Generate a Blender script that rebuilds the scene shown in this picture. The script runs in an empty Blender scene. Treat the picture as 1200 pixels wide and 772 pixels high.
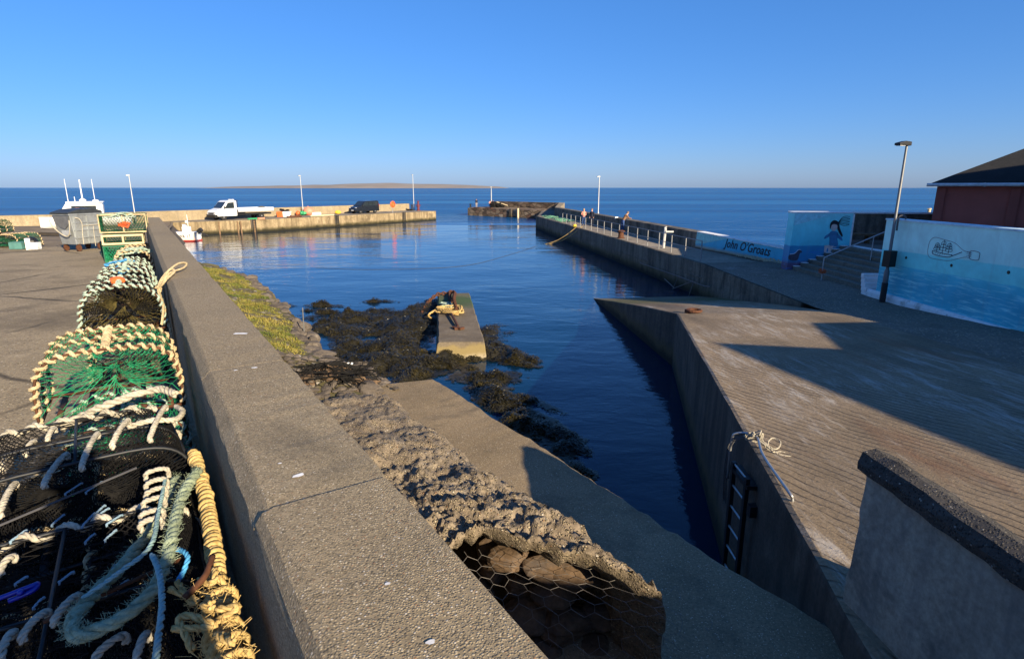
import bpy, bmesh, math, random
from math import sin, cos, pi, radians, atan2, sqrt, hypot, floor
from mathutils import Vector, Matrix, noise
random.seed(7)
SC = bpy.context.scene
COL = SC.collection
R = radians

# ------------------------------------------------------------------ helpers
def V(*a): return Vector(a)
def rnd(a, b): return random.uniform(a, b)
def fbm(x, y, z=0.0, o=4):
    s = 0; a = 1; f = 1
    for i in range(o):
        s += a * noise.noise(Vector((x*f, y*f, z*f + 7.3*i))); a *= .5; f *= 2.03
    return s
WS, WC = sin(R(32.75)), cos(R(32.75))
def W(o, s, z=None):
    """quay coordinates: o metres to the right of the parapet line, s metres along it"""
    x, y = WC*o - WS*s, WS*o + WC*s
    return (x, y) if z is None else (x, y, z)

class MB:
    def __init__(s): s.v = []; s.f = []; s.mi = []; s.cur = 0
    def face(s, idx): s.f.append(tuple(idx)); s.mi.append(s.cur)
    def poly(s, pts):
        b = len(s.v); s.v += [tuple(p) for p in pts]; s.face(range(b, b+len(pts)))
    def hexa(s, p):
        b = len(s.v); s.v += [tuple(q) for q in p]
        for f in ((0,3,2,1),(4,5,6,7),(0,1,5,4),(1,2,6,5),(2,3,7,6),(3,0,4,7)): s.face([b+i for i in f])
    def box(s, c, d, rz=0, tilt=None):
        hx, hy, hz = d[0]/2, d[1]/2, d[2]/2
        m = Matrix.Rotation(rz, 3, 'Z')
        if tilt: m = m @ Matrix.Rotation(tilt[1], 3, tilt[0])
        c = Vector(c)
        s.hexa([c + m @ Vector(q) for q in ((-hx,-hy,-hz),(hx,-hy,-hz),(hx,hy,-hz),(-hx,hy,-hz),(-hx,-hy,hz),(hx,-hy,hz),(hx,hy,hz),(-hx,hy,hz))])
    def prism(s, poly, z0, z1):
        n = len(poly); b = len(s.v)
        zt = z1 if isinstance(z1, (list, tuple)) else [z1]*n
        zb = z0 if isinstance(z0, (list, tuple)) else [z0]*n
        a = sum(poly[i][0]*poly[(i+1)%n][1]-poly[(i+1)%n][0]*poly[i][1] for i in range(n))
        if a < 0: poly = poly[::-1]; zt = zt[::-1]; zb = zb[::-1]
        s.v += [(p[0], p[1], z) for p, z in zip(poly, zb)] + [(p[0], p[1], z) for p, z in zip(poly, zt)]
        s.face([b+i for i in range(n)][::-1]); s.face([b+n+i for i in range(n)])
        for i in range(n):
            j = (i+1) % n; s.face((b+i, b+j, b+n+j, b+n+i))
    def extr(s, prof, a, b2, axis):
        """closed profile [(p,q)] extruded between a and b2 along axis 'x','y'; p,q go to the two other axes"""
        n = len(prof); b = len(s.v)
        def pt(p, q, t): return (t, p, q) if axis == 'x' else (p, t, q)
        s.v += [pt(p, q, a) for p, q in prof] + [pt(p, q, b2) for p, q in prof]
        s.face([b+i for i in range(n)]); s.face([b+n+i for i in range(n)][::-1])
        for i in range(n):
            j = (i+1) % n; s.face((b+j, b+i, b+n+i, b+n+j))
    def tube(s, pts, r, n=6, closed=False, cap=True):
        pts = [Vector(p) for p in pts]; m = len(pts)
        if m < 2: return
        rr = r if isinstance(r, (list, tuple)) else [r]*m
        b = len(s.v); up = None
        for i, p in enumerate(pts):
            if closed: t = pts[(i+1) % m] - pts[i-1]
            else: t = pts[min(i+1, m-1)] - pts[max(i-1, 0)]
            if t.length < 1e-9: t = Vector((0, 0, 1))
            t.normalize()
            if up is None:
                up = Vector((0, 0, 1)) if abs(t.z) < .9 else Vector((1, 0, 0))
            u = up - t*up.dot(t)
            if u.length < 1e-6: u = t.orthogonal()
            u.normalize(); up = u; w = t.cross(u)
            for k in range(n):
                a = 2*pi*k/n
                s.v.append(tuple(p + (u*cos(a) + w*sin(a))*rr[i]))
        for i in range(m if closed else m-1):
            j = (i+1) % m
            for k in range(n):
                l = (k+1) % n
                s.face((b+i*n+k, b+i*n+l, b+j*n+l, b+j*n+k))
        if cap and not closed:
            s.face([b+k for k in range(n)][::-1]); s.face([b+(m-1)*n+k for k in range(n)])
    def lathe(s, prof, c=(0,0,0), n=16, axis='z', cap=True):
        b = len(s.v); m = len(prof); c = Vector(c)
        for r, h in prof:
            for k in range(n):
                a = 2*pi*k/n; x, y = r*cos(a), r*sin(a)
                q = (x, y, h) if axis == 'z' else ((x, h, y) if axis == 'y' else (h, x, y))
                s.v.append(tuple(c + Vector(q)))
        for i in range(m-1):
            for k in range(n):
                l = (k+1) % n
                f = (b+i*n+k, b+i*n+l, b+(i+1)*n+l, b+(i+1)*n+k)
                s.face(f if axis != 'y' else f[::-1])
        if cap:
            f0 = [b+k for k in range(n)]; f1 = [b+(m-1)*n+k for k in range(n)]
            s.face(f0[::-1]); s.face(f1)
    def ball(s, c, r, n=10, m=7, sq=(1,1,1), nz=0.0, seed=0.0):
        b = len(s.v); c = Vector(c)
        for i in range(1, m):
            t = pi*i/m
            for k in range(n):
                a = 2*pi*k/n
                d = Vector((sin(t)*cos(a), sin(t)*sin(a), cos(t)))
                q = 1 + nz*fbm(d.x*1.6+seed, d.y*1.6-seed, d.z*1.6+seed*.7, 3)
                s.v.append(tuple(c + Vector((d.x*sq[0], d.y*sq[1], d.z*sq[2]))*r*q))
        t0 = len(s.v); s.v.append(tuple(c + Vector((0, 0, r*sq[2])))); s.v.append(tuple(c - Vector((0, 0, r*sq[2]))))
        for i in range(m-2):
            for k in range(n):
                l = (k+1) % n; s.face((b+i*n+k, b+(i+1)*n+k, b+(i+1)*n+l, b+i*n+l))
        for k in range(n):
            l = (k+1) % n
            s.face((t0, b+k, b+l)); s.face((t0+1, b+(m-2)*n+l, b+(m-2)*n+k))
    def rock(s, c, r, sq=(1,1,1), seed=0, n=20, m=13):
        rg = random.Random(seed); pl = []
        for _ in range(11):
            d = Vector((rg.uniform(-1, 1), rg.uniform(-1, 1), rg.uniform(-1, 1))).normalized(); pl.append((d, rg.uniform(.62, .9)))
        b = len(s.v); s.ball((0, 0, 0), 1.0, n, m); c = Vector(c)
        for i in range(b, len(s.v)):
            d = Vector(s.v[i]).normalized(); q = 1.0
            for nn, off in pl:
                k = d.dot(nn)
                if k > .05: q = min(q, off/k)
            q *= 1 + .05*fbm(d.x*4+seed, d.y*4, d.z*4, 3)
            s.v[i] = tuple(c + Vector((d.x*sq[0], d.y*sq[1], d.z*sq[2]))*q*r)
    def grid(s, fn, nu, nv):
        b = len(s.v)
        for j in range(nv+1):
            for i in range(nu+1): s.v.append(tuple(fn(i/nu, j/nv)))
        for j in range(nv):
            for i in range(nu):
                a = b + j*(nu+1)+i; s.face((a, a+1, a+nu+2, a+nu+1))
    def build(s, name, mat, parent=None, smooth=False, bevel=0, world=False, seg=2, mod=None):
        off = Vector((0, 0, 0))
        if parent is not None and world:
            q = parent
            while q is not None: off += q.location; q = q.parent
        if parent is None:
            lo = [min(v[i] for v in s.v) for i in range(3)]; hi = [max(v[i] for v in s.v) for i in range(3)]
            off = Vector(((lo[0]+hi[0])/2, (lo[1]+hi[1])/2, lo[2]))
        me = bpy.data.meshes.new(name)
        me.from_pydata([(v[0]-off.x, v[1]-off.y, v[2]-off.z) for v in s.v], [], s.f)
        mats = mat if isinstance(mat, (list, tuple)) else [mat]
        for m in mats: me.materials.append(m)
        if len(mats) > 1: me.polygons.foreach_set('material_index', s.mi)
        if smooth: me.polygons.foreach_set('use_smooth', [True]*len(me.polygons))
        me.update()
        o = bpy.data.objects.new(name, me); COL.objects.link(o)
        if parent is not None: o.parent = parent
        else: o.location = off
        if bevel:
            bm = o.modifiers.new('Bevel', 'BEVEL'); bm.width = bevel; bm.segments = seg; bm.limit_method = 'ANGLE'; bm.angle_limit = R(35)
        return o

def thing(name, label, cat, loc=(0,0,0), rz=0, group=None):
    o = bpy.data.objects.new(name, None); COL.objects.link(o)
    o.empty_display_size = .1
    o.location = loc; o.rotation_euler = (0, 0, rz)
    o['label'] = label; o['category'] = cat
    if group: o['group'] = group
    return o
def tag(o, label, cat, group=None):
    o['label'] = label; o['category'] = cat
    if group: o['group'] = group
    return o
def kind(o, k, label=None, cat=None):
    o['kind'] = k
    if label: o['label'] = label
    if cat: o['category'] = cat
    return o
def dup(root, loc, rz=None, label=None, scale=None):
    r = root.copy(); COL.objects.link(r); r.location = loc
    if rz is not None: r.rotation_euler = (0, 0, rz)
    if label: r['label'] = label
    if scale: r.scale = scale
    for ch in list(root.children):
        c = ch.copy(); COL.objects.link(c); c.parent = r
        for g in list(ch.children):
            d = g.copy(); COL.objects.link(d); d.parent = c
    return r

def spline(pts, n=8, closed=False):
    P = [Vector(p) for p in pts]; m = len(P); out = []
    rng = range(m if closed else m-1)
    for i in rng:
        if closed: a, b, c, d = P[i-1], P[i], P[(i+1) % m], P[(i+2) % m]
        else: a, b, c, d = P[max(i-1, 0)], P[i], P[i+1], P[min(i+2, m-1)]
        for k in range(n):
            t = k/n
            out.append(.5*((2*b)+(c-a)*t+(2*a-5*b+4*c-d)*t*t+(3*b-a-3*c+d)*t**3))
    if not closed: out.append(P[-1])
    return out
def resample(pts, step):
    pts = [Vector(p) for p in pts]; out = [pts[0].copy()]; acc = 0
    for a, b in zip(pts, pts[1:]):
        L = (b-a).length
        if L < 1e-9: continue
        t = step - acc
        while t <= L:
            out.append(a.lerp(b, t/L)); t += step
        acc = L - (t - step)
    return out
def frames(pts):
    m = len(pts); up = None; out = []
    for i, p in enumerate(pts):
        t = pts[min(i+1, m-1)] - pts[max(i-1, 0)]
        if t.length < 1e-9: t = Vector((0,0,1))
        t.normalize()
        if up is None: up = Vector((0,0,1)) if abs(t.z) < .9 else Vector((1,0,0))
        u = up - t*up.dot(t)
        if u.length < 1e-6: u = t.orthogonal()
        u.normalize(); up = u; out.append((p, u, t.cross(u)))
    return out
def helix(mb, path, hr, r, pitch, n=6, ph=0.0, seg=10, laid=False):
    """rope wound round a path"""
    pts = resample(path, pitch/seg); out = []
    sd0 = rnd(0, 50)
    for i, (p, u, w) in enumerate(frames(pts)):
        jn = noise.noise(Vector((i*.11, sd0, .5))) if pitch > .021 else 0
        a = ph + 2*pi*i/seg + 1.6*jn
        out.append(p + (u*cos(a) + w*sin(a))*hr*(1 + .35*jn))
    if laid: rope(mb, out, r, r*6.5, 5, 6)
    else: mb.tube(out, r, n)
def rope(mb, path, r, pitch=None, n=6, seg=8):
    """three-strand laid rope"""
    pitch = pitch or r*7
    for k in range(3): helix(mb, path, r*.5, r*.58, pitch, n, 2*pi*k/3, seg)
def net(mb, S, nu, nv, r, n=3, jit=0.0):
    """knotted diamond netting on surface S(u,v)"""
    for sgn in (1, -1):
        for i in range(nu+1):
            pts = []
            for j in range(nv+1):
                u = (i + sgn*.5*(j % 2))/nu
                u = min(1, max(0, u + (rnd(-jit, jit)/nu if jit else 0)))
                pts.append(S(u, j/nv))
            mb.tube(pts, r, n, cap=False)

# ------------------------------------------------------------------ materials
def newmat(name):
    m = bpy.data.materials.new(name); m.use_nodes = True
    nt = m.node_tree; nt.nodes.clear()
    return m, nt
def nd(nt, t, ins=None, **kw):
    n = nt.nodes.new('ShaderNode'+t)
    for k, v in kw.items(): setattr(n, k, v)
    for k, v in (ins or {}).items():
        if hasattr(v, 'is_output'): nt.links.new(v, n.inputs[k])
        else: n.inputs[k].default_value = v
    return n
def c4(c): return (c[0], c[1], c[2], 1)
def ramp(nt, fac, stops, interp='LINEAR'):
    n = nt.nodes.new('ShaderNodeValToRGB'); cr = n.color_ramp; cr.interpolation = interp
    while len(cr.elements) < len(stops): cr.elements.new(.5)
    for e, (p, c) in zip(cr.elements, stops):
        e.position = p; e.color = c4(c) if not isinstance(c, (int, float)) else (c, c, c, 1)
    nt.links.new(fac, n.inputs[0]); return n.outputs[0]
def mix(nt, a, b, fac, blend='MIX'):
    n = nt.nodes.new('ShaderNodeMix'); n.data_type = 'RGBA'; n.blend_type = blend
    for s, v in ((n.inputs[0], fac), (n.inputs[6], a), (n.inputs[7], b)):
        if hasattr(v, 'is_output'): nt.links.new(v, s)
        elif isinstance(v, (int, float)): s.default_value = v
        else: s.default_value = c4(v)
    return n.outputs[2]
def math_(nt, op, a, b=None, c=None, clamp=False):
    n = nt.nodes.new('ShaderNodeMath'); n.operation = op; n.use_clamp = clamp
    for i, v in enumerate((a, b, c)):
        if v is None: continue
        if hasattr(v, 'is_output'): nt.links.new(v, n.inputs[i])
        else: n.inputs[i].default_value = v
    return n.outputs[0]
def coords(nt, scale=(1,1,1), rot=(0,0,0), world=False, loc=(0,0,0)):
    if world: o = nd(nt, 'NewGeometry').outputs['Position']
    else: o = nd(nt, 'TexCoord').outputs['Object']
    return nd(nt, 'Mapping', {'Vector': o, 'Scale': scale, 'Rotation': rot, 'Location': loc}).outputs[0]
def nz(nt, vec, scale, detail=6, rough=.6, dist=0):
    return nd(nt, 'TexNoise', {'Vector': vec, 'Scale': scale, 'Detail': detail, 'Roughness': rough, 'Distortion': dist}).outputs['Fac']
def finish(m, nt, col, rough=.85, height=None, bump=.3, dist=.01, metal=0, spec=.3, nrm=None):
    b = nd(nt, 'BsdfPrincipled')
    def put(k, v):
        if hasattr(v, 'is_output'): nt.links.new(v, b.inputs[k])
        elif isinstance(v, (tuple, list)): b.inputs[k].default_value = c4(v)
        else: b.inputs[k].default_value = v
    put('Base Color', col); put('Roughness', rough); put('Metallic', metal); put('Specular IOR Level', spec)
    if height is not None:
        bp = nd(nt, 'Bump', {'Height': height, 'Strength': bump, 'Distance': dist})
        nt.links.new(bp.outputs[0], b.inputs['Normal'])
    o = nd(nt, 'OutputMaterial'); nt.links.new(b.outputs[0], o.inputs[0])
    return m
def plain(name, col, rough=.5, metal=0, var=.25, scale=6, bump=0, spec=.4, dirt=None):
    m, nt = newmat(name); v = coords(nt)
    f = nz(nt, v, scale, 5, .6)
    lo = [c*(1-var) for c in col]; hi = [min(1, c*(1+var*.6)) for c in col]
    c = ramp(nt, f, [(.3, lo), (.7, hi)])
    if dirt:
        d = ramp(nt, nz(nt, v, scale*.7, 8, .7), [(.52, 0.0), (.66, 1.0)])
        c = mix(nt, c, dirt, d)
    return finish(m, nt, c, rough, f if bump else None, bump, .01, metal, spec)
def concrete(name, c1, c2, scale=.7, fine=22, agg=None, aggs=90, bump=.5, dist=.012, streak=None, stains=None, world=False, pebble=.5, tide=None, cracks=False):
    m, nt = newmat(name); v = coords(nt, world=world)
    big = nz(nt, v, scale, 8, .62, .3)
    c = ramp(nt, big, [(.32, c1), (.68, c2)])
    fn = nz(nt, v, fine, 6, .7)
    c = mix(nt, c, ramp(nt, fn, [(.3, .55), (.7, 1.35)]), .75, 'MULTIPLY')
    h = fn
    if agg:
        vo = nd(nt, 'TexVoronoi', {'Vector': v, 'Scale': aggs, 'Randomness': 1.0})
        sep = nd(nt, 'SeparateColor', {'Color': vo.outputs['Color']})
        ac = ramp(nt, sep.outputs[0], agg, 'CONSTANT')
        ed = ramp(nt, math_(nt, 'ADD', vo.outputs['Distance'], math_(nt, 'MULTIPLY', math_(nt, 'SUBTRACT', fn, .5), .7)), [(.30, 1.0), (.62, 0.0)])
        keep = math_(nt, 'MULTIPLY', ed, math_(nt, 'GREATER_THAN', sep.outputs[1], 1-pebble))
        c = mix(nt, c, ac, keep)
        h = math_(nt, 'ADD', math_(nt, 'MULTIPLY', keep, .7), math_(nt, 'MULTIPLY', fn, .6))
    if streak:
        vs = coords(nt, (1.6, 1.6, .12), world=world)
        sf = ramp(nt, nz(nt, vs, 1.8, 7, .65), [(.46, 0.0), (.66, 1.0)])
        c = mix(nt, c, streak, math_(nt, 'MULTIPLY', sf, .75))
    for col, sc, lo, hi, amt in (stains or []):
        sf = ramp(nt, nz(nt, v, sc, 9, .68, .4), [(lo, 0.0), (hi, 1.0)])
        c = mix(nt, c, col, math_(nt, 'MULTIPLY', sf, amt))
    if tide is not None:
        zc = nd(nt, 'SeparateXYZ', {'Vector': nd(nt, 'NewGeometry').outputs['Position']}).outputs[2]
        zt = math_(nt, 'ADD', zc, math_(nt, 'MULTIPLY', math_(nt, 'SUBTRACT', nz(nt, coords(nt, (1, 1, .4), world=True), 1.4, 6, .7), .5), tide*1.6))
        c = mix(nt, (.075,.062,.03), c, ramp(nt, zt, [(tide*.75, 0.0), (min(1, tide*1.5), 1.0)]))
        c = mix(nt, (.018,.017,.010), c, ramp(nt, zt, [(tide*.3, 0.0), (tide*.8, 1.0)]))
    if cracks:
        wv = nd(nt, 'Mix', {0: .25, 4: v, 5: nd(nt, 'TexNoise', {'Vector': v, 'Scale': 1.2, 'Detail': 5}).outputs['Color']}, data_type='VECTOR').outputs[1]
        cr = nd(nt, 'TexVoronoi', {'Vector': wv, 'Scale': .42, 'Randomness': 1}, feature='DISTANCE_TO_EDGE').outputs['Distance']
        ck = math_(nt, 'MULTIPLY', ramp(nt, cr, [(.004, 1.0), (.016, 0.0)]), ramp(nt, nz(nt, v, .25, 4, .6), [(.45, 0.0), (.55, 1.0)]))
        c = mix(nt, c, (.035,.03,.024), math_(nt, 'MULTIPLY', ck, .8))
    return finish(m, nt, c, .92, h, bump, dist, 0, .25)

AGG = [(0, (.18,.145,.092)), (.22, (.26,.21,.135)), (.45, (.34,.275,.175)), (.66, (.12,.098,.066)), (.80, (.45,.375,.25)), (.93, (.27,.16,.09)), (.965, (.54,.49,.40))]
M = {}
M['parapet'] = concrete('exposed_aggregate_concrete', (.215,.172,.108), (.30,.242,.152), .8, 45, AGG, 175, .6, .004, None, [((.085,.072,.052), .8, .54, .68, .7), ((.42,.36,.25), 1.6, .60, .72, .35), ((.5,.47,.40), 5.5, .74, .76, .8)], pebble=.9)
M['quay_slab'] = concrete('quay_slab_concrete', (.185,.138,.080), (.285,.215,.130), .7, 40, AGG, 95, .4, .005, None, [((.075,.062,.045), .9, .52, .66, .65), ((.06,.055,.035), 3, .6, .7, .4), ((.55,.53,.5), 9, .76, .78, .7)], pebble=.35)
M['mound'] = concrete('broken_concrete', (.15,.115,.08), (.29,.235,.165), 2.2, 26, AGG, 60, 1.0, .02, None, [((.2,.11,.035), 2.6, .64, .74, .55), ((.6,.58,.55), 7, .75, .77, .7), ((.09,.12,.03), 3.4, .7, .78, .6)], pebble=.55)
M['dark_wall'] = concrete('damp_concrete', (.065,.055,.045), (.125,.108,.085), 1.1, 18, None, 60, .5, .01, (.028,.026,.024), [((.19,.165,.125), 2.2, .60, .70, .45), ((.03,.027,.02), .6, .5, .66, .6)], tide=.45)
M['wing'] = concrete('rendered_concrete', (.30,.28,.22), (.42,.39,.31), .9, 20, None, 60, .3, .006, (.17,.17,.16), [((.10,.10,.095), 1.2, .57, .68, .6), ((.45,.44,.42), 14, .74, .76, .5)])
M['coping'] = concrete('shade_dark_coping', (.045,.042,.038), (.085,.077,.066), 2, 25, [(0, (.03,.028,.025)), (.5, (.07,.062,.052)), (.8, (.12,.105,.085)), (.95, (.30,.28,.24))], 70, .8, .01, None, [((.5,.49,.46), 12, .72, .74, .7)], pebble=.5)  # near-black tone puts the shade over the coping into its colour
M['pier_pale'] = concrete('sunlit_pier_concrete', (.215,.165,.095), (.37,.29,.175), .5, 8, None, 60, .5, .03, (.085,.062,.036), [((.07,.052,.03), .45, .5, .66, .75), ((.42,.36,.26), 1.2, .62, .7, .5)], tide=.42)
M['seawall'] = concrete('sea_wall_concrete', (.24,.19,.115), (.34,.275,.18), .35, 6, None, 60, .3, .03, (.22,.18,.12), [((.2,.165,.11), .4, .56, .72, .5)])
M['deck'] = concrete('pier_deck_concrete', (.19,.16,.12), (.30,.26,.20), .3, 5, None, 60, .3, .02, None, [((.11,.09,.07), .5, .55, .7, .5)])
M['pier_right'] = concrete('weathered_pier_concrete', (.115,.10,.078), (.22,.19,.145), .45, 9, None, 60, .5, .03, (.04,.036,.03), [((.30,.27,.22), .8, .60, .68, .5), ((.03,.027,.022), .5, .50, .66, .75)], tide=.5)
M['apron'] = concrete('worn_asphalt', (.20,.162,.105), (.33,.268,.175), .35, 30, AGG, 60, .6, .008, None, [((.085,.07,.05), .45, .50, .66, .75), ((.40,.33,.22), 1.7, .56, .68, .5), ((.06,.052,.042), 3.5, .62, .70, .6)], world=True, pebble=.4, cracks=True)
M['track'] = concrete('earth_track', (.17,.13,.08), (.27,.21,.13), .2, 4, None, 60, .6, .04, None, [((.10,.08,.05), .3, .52, .66, .6)], world=True)
M['landing'] = concrete('landing_concrete', (.11,.10,.085), (.17,.155,.13), .6, 14, None, 60, .4, .01)
M['step'] = concrete('step_concrete', (.13,.115,.092), (.21,.185,.145), 1.1, 14, None, 60, .5, .01, None, [((.03,.027,.022), 1.2, .54, .7, .6)])
M['white_paint'] = plain('white_wall_paint', (.80,.80,.79), .7, 0, .12, 4, dirt=(.42,.41,.38))
M['rust'] = plain('rusty_steel', (.105,.042,.02), .8, .2, .5, 30, .4)
M['galv'] = plain('galvanised_steel', (.42,.43,.43), .42, .75, .18, 12)
M['pole_dark'] = plain('silhouette_lamp_steel', (.15,.155,.16), .5, .4, .12, 6)  # darker copy of the lamp steel, painting the post's shaded silhouette
M['dull_galv'] = plain('dull_galvanised_steel', (.24,.245,.25), .6, .3, .2, 10)
M['dull_pipe'] = plain('dull_weathered_pipe', (.16,.15,.14), .8, .2, .3, 10)
M['pole'] = plain('painted_lamp_steel', (.36,.37,.375), .45, .35, .12, 6)
M['dark_metal'] = plain('dark_steel', (.03,.032,.035), .5, .5, .3, 12)
M['black'] = plain('black_plastic', (.012,.012,.013), .45, 0, .3, 10)
M['rubber'] = plain('tyre_rubber', (.018,.018,.018), .85, 0, .3, 14)
M['white_gloss'] = plain('white_vehicle_paint', (.75,.76,.76), .25, 0, .06, 3, spec=.5, dirt=(.6,.59,.56))
M['black_gloss'] = plain('black_vehicle_paint', (.012,.015,.022), .2, 0, .1, 3, spec=.6)
M['glass'] = plain('dark_window_glass', (.02,.028,.035), .06, 0, .1, 3, spec=.8)
M['amber'] = plain('amber_lens', (.8,.25,.02), .3)
M['red_lens'] = plain('red_lens', (.5,.02,.015), .3)
M['lamp_lens'] = plain('clear_lens', (.7,.7,.68), .15)
M['orange'] = plain('orange_plastic', (.80,.13,.03), .5, 0, .15, 3)
M['salmon'] = plain('faded_buoy_pink', (.72,.24,.15), .55, 0, .15, 3)
M['yellow'] = plain('yellow_plastic', (.75,.50,.04), .5)
M['green_pl'] = plain('green_plastic', (.03,.30,.12), .5)
M['blue_pl'] = plain('blue_plastic', (.03,.22,.55), .45)
M['fishbox'] = plain('white_fish_box', (.70,.71,.70), .5, 0, .1, 5, dirt=(.5,.48,.44))
M['timber'] = plain('weathered_timber', (.17,.105,.055), .8, 0, .4, 9, .3)
M['pale_timber'] = plain('pale_timber', (.55,.45,.28), .8, 0, .25, 9, .3)
M['stone_face'] = None
def fibre(name, c1, c2, scale=60):
    m, nt = newmat(name); v = coords(nt)
    f = nz(nt, v, scale, 5, .7); g = nz(nt, v, 4, 4, .6)
    c = mix(nt, ramp(nt, f, [(.3, c1), (.7, c2)]), ramp(nt, g, [(.3, .6), (.7, 1.15)]), .8, 'MULTIPLY')
    return finish(m, nt, c, .95, f, .8, .004, 0, .1)
M['rope_cream'] = fibre('cream_rope', (.34,.26,.14), (.66,.54,.34))
M['rope_white'] = fibre('white_rope', (.27,.245,.19), (.60,.55,.44))
M['rope_yellow'] = fibre('yellow_rope', (.34,.22,.07), (.62,.46,.21))
M['rope_green'] = fibre('sea_green_rope', (.20,.26,.18), (.38,.44,.31))
M['rope_teal'] = fibre('pale_teal_rope', (.22,.33,.28), (.50,.58,.47))
M['rope_blue'] = fibre('blue_rope', (.04,.22,.5), (.12,.45,.75))
M['net_green'] = fibre('green_netting', (.01,.16,.07), (.03,.34,.16), 40)
M['net_black'] = fibre('black_netting', (.008,.008,.009), (.022,.021,.02), 40)
M['net_olive'] = fibre('weedy_netting', (.035,.03,.012), (.13,.105,.035), 30)
M['wire'] = plain('galvanised_wire', (.16,.145,.13), .6, .4, .3, 30)
M['skin'] = plain('skin', (.55,.30,.21), .6, 0, .05)
M['hair'] = plain('brown_hair', (.05,.03,.018), .7)
M['jeans'] = plain('blue_denim', (.03,.07,.20), .8)
M['navy'] = plain('navy_cloth', (.012,.014,.03), .8)
M['coral'] = plain('pink_cloth', (.75,.33,.24), .8)
M['brown_cloth'] = plain('brown_jacket', (.22,.12,.06), .8)
M['grey_cloth'] = plain('pale_trousers', (.35,.31,.26), .8)

# slipway: brushed grooves, salt, rust and weed growth
def slip_mat():
    m, nt = newmat('grooved_slipway_concrete')
    v = coords(nt, world=True)
    big = nz(nt, v, .35, 8, .65, .5)
    c = ramp(nt, big, [(.3, (.18,.135,.082)), (.7, (.30,.225,.142))])
    fn = nz(nt, v, 25, 6, .7)
    c = mix(nt, c, ramp(nt, fn, [(.3, .6), (.7, 1.3)]), .8, 'MULTIPLY')
    # grooves run roughly across the slope
    g = coords(nt, (1, 1, 1), (0, 0, R(-30)), world=True)
    sx = nd(nt, 'SeparateXYZ', {'Vector': g})
    wob = math_(nt, 'MULTIPLY', math_(nt, 'SUBTRACT', nz(nt, v, .8, 3, .5), .5), .35)
    ph = math_(nt, 'MULTIPLY', math_(nt, 'ADD', sx.outputs[0], wob), 7.2)
    fr = math_(nt, 'FRACT', ph)
    gv = ramp(nt, fr, [(0, 0.0), (.07, 1.0), (.80, 1.0), (.97, 0.0)])
    brk = ramp(nt, nz(nt, v, 1.6, 5, .6), [(.35, 0.0), (.55, 1.0)])
    gd = math_(nt, 'MULTIPLY', math_(nt, 'SUBTRACT', 1.0, gv), brk)
    c = mix(nt, c, (.035,.028,.022), math_(nt, 'MULTIPLY', gd, .75))
    # salt bloom, streaked along the grooves
    sv = coords(nt, (1.0, .16, 1), (0, 0, R(-30)), world=True)
    s1 = ramp(nt, nz(nt, sv, 4.2, 10, .8, .3), [(.50, 0.0), (.62, 1.0)])
    s2 = ramp(nt, nz(nt, v, .33, 3, .5), [(.44, 0.0), (.58, 1.0)])
    c = mix(nt, c, (.50,.46,.40), math_(nt, 'MULTIPLY', math_(nt, 'MULTIPLY', s1, s2), .62))
    s3 = ramp(nt, nz(nt, coords(nt, (1.0, .10, 1), (0, 0, R(-30)), world=True), 9, 6, .75), [(.56, 0.0), (.66, 1.0)])
    s4 = ramp(nt, nz(nt, v, .5, 4, .6), [(.44, 0.0), (.60, 1.0)])
    c = mix(nt, c, (.46,.41,.34), math_(nt, 'MULTIPLY', math_(nt, 'MULTIPLY', s3, s4), .55))
    r1 = ramp(nt, nz(nt, sv, .9, 6, .65), [(.57, 0.0), (.72, 1.0)])
    c = mix(nt, c, (.19,.075,.03), math_(nt, 'MULTIPLY', r1, .75))
    d1 = ramp(nt, nz(nt, sv, .5, 6, .7), [(.50, 0.0), (.68, 1.0)])
    c = mix(nt, c, (.075,.055,.036), math_(nt, 'MULTIPLY', d1, .72))
    # green weed near the tide line
    sp = nd(nt, 'SeparateXYZ', {'Vector': v})
    yy = math_(nt, 'ADD', sp.outputs[1], math_(nt, 'MULTIPLY', math_(nt, 'SUBTRACT', nz(nt, v, .5, 5, .6), .5), 5))
    wd = ramp(nt, math_(nt, 'DIVIDE', math_(nt, 'SUBTRACT', yy, 19.0), 10), [(0.25, 0.0), (.5, 1.0)])
    c = mix(nt, c, (.085,.085,.022), math_(nt, 'MULTIPLY', wd, .8))
    wet = ramp(nt, math_(nt, 'DIVIDE', math_(nt, 'SUBTRACT', yy, 23.5), 8), [(0.3, 0.0), (.55, 1.0)])
    c = mix(nt, c, (.16,.13,.085), wet)
    h = math_(nt, 'SUBTRACT', math_(nt, 'MULTIPLY', fn, .5), gd)
    return finish(m, nt, c, .88, h, .9, .018, 0, .3)
M['slip'] = slip_mat()
M['road'] = concrete('rough_road_concrete', (.13,.11,.085), (.20,.17,.135), .5, 16, AGG, 22, .8, .02, None, [((.36,.34,.31), 1.5, .58, .74, .5), ((.06,.05,.04), .5, .55, .7, .6)], world=True, pebble=.35)

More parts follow.
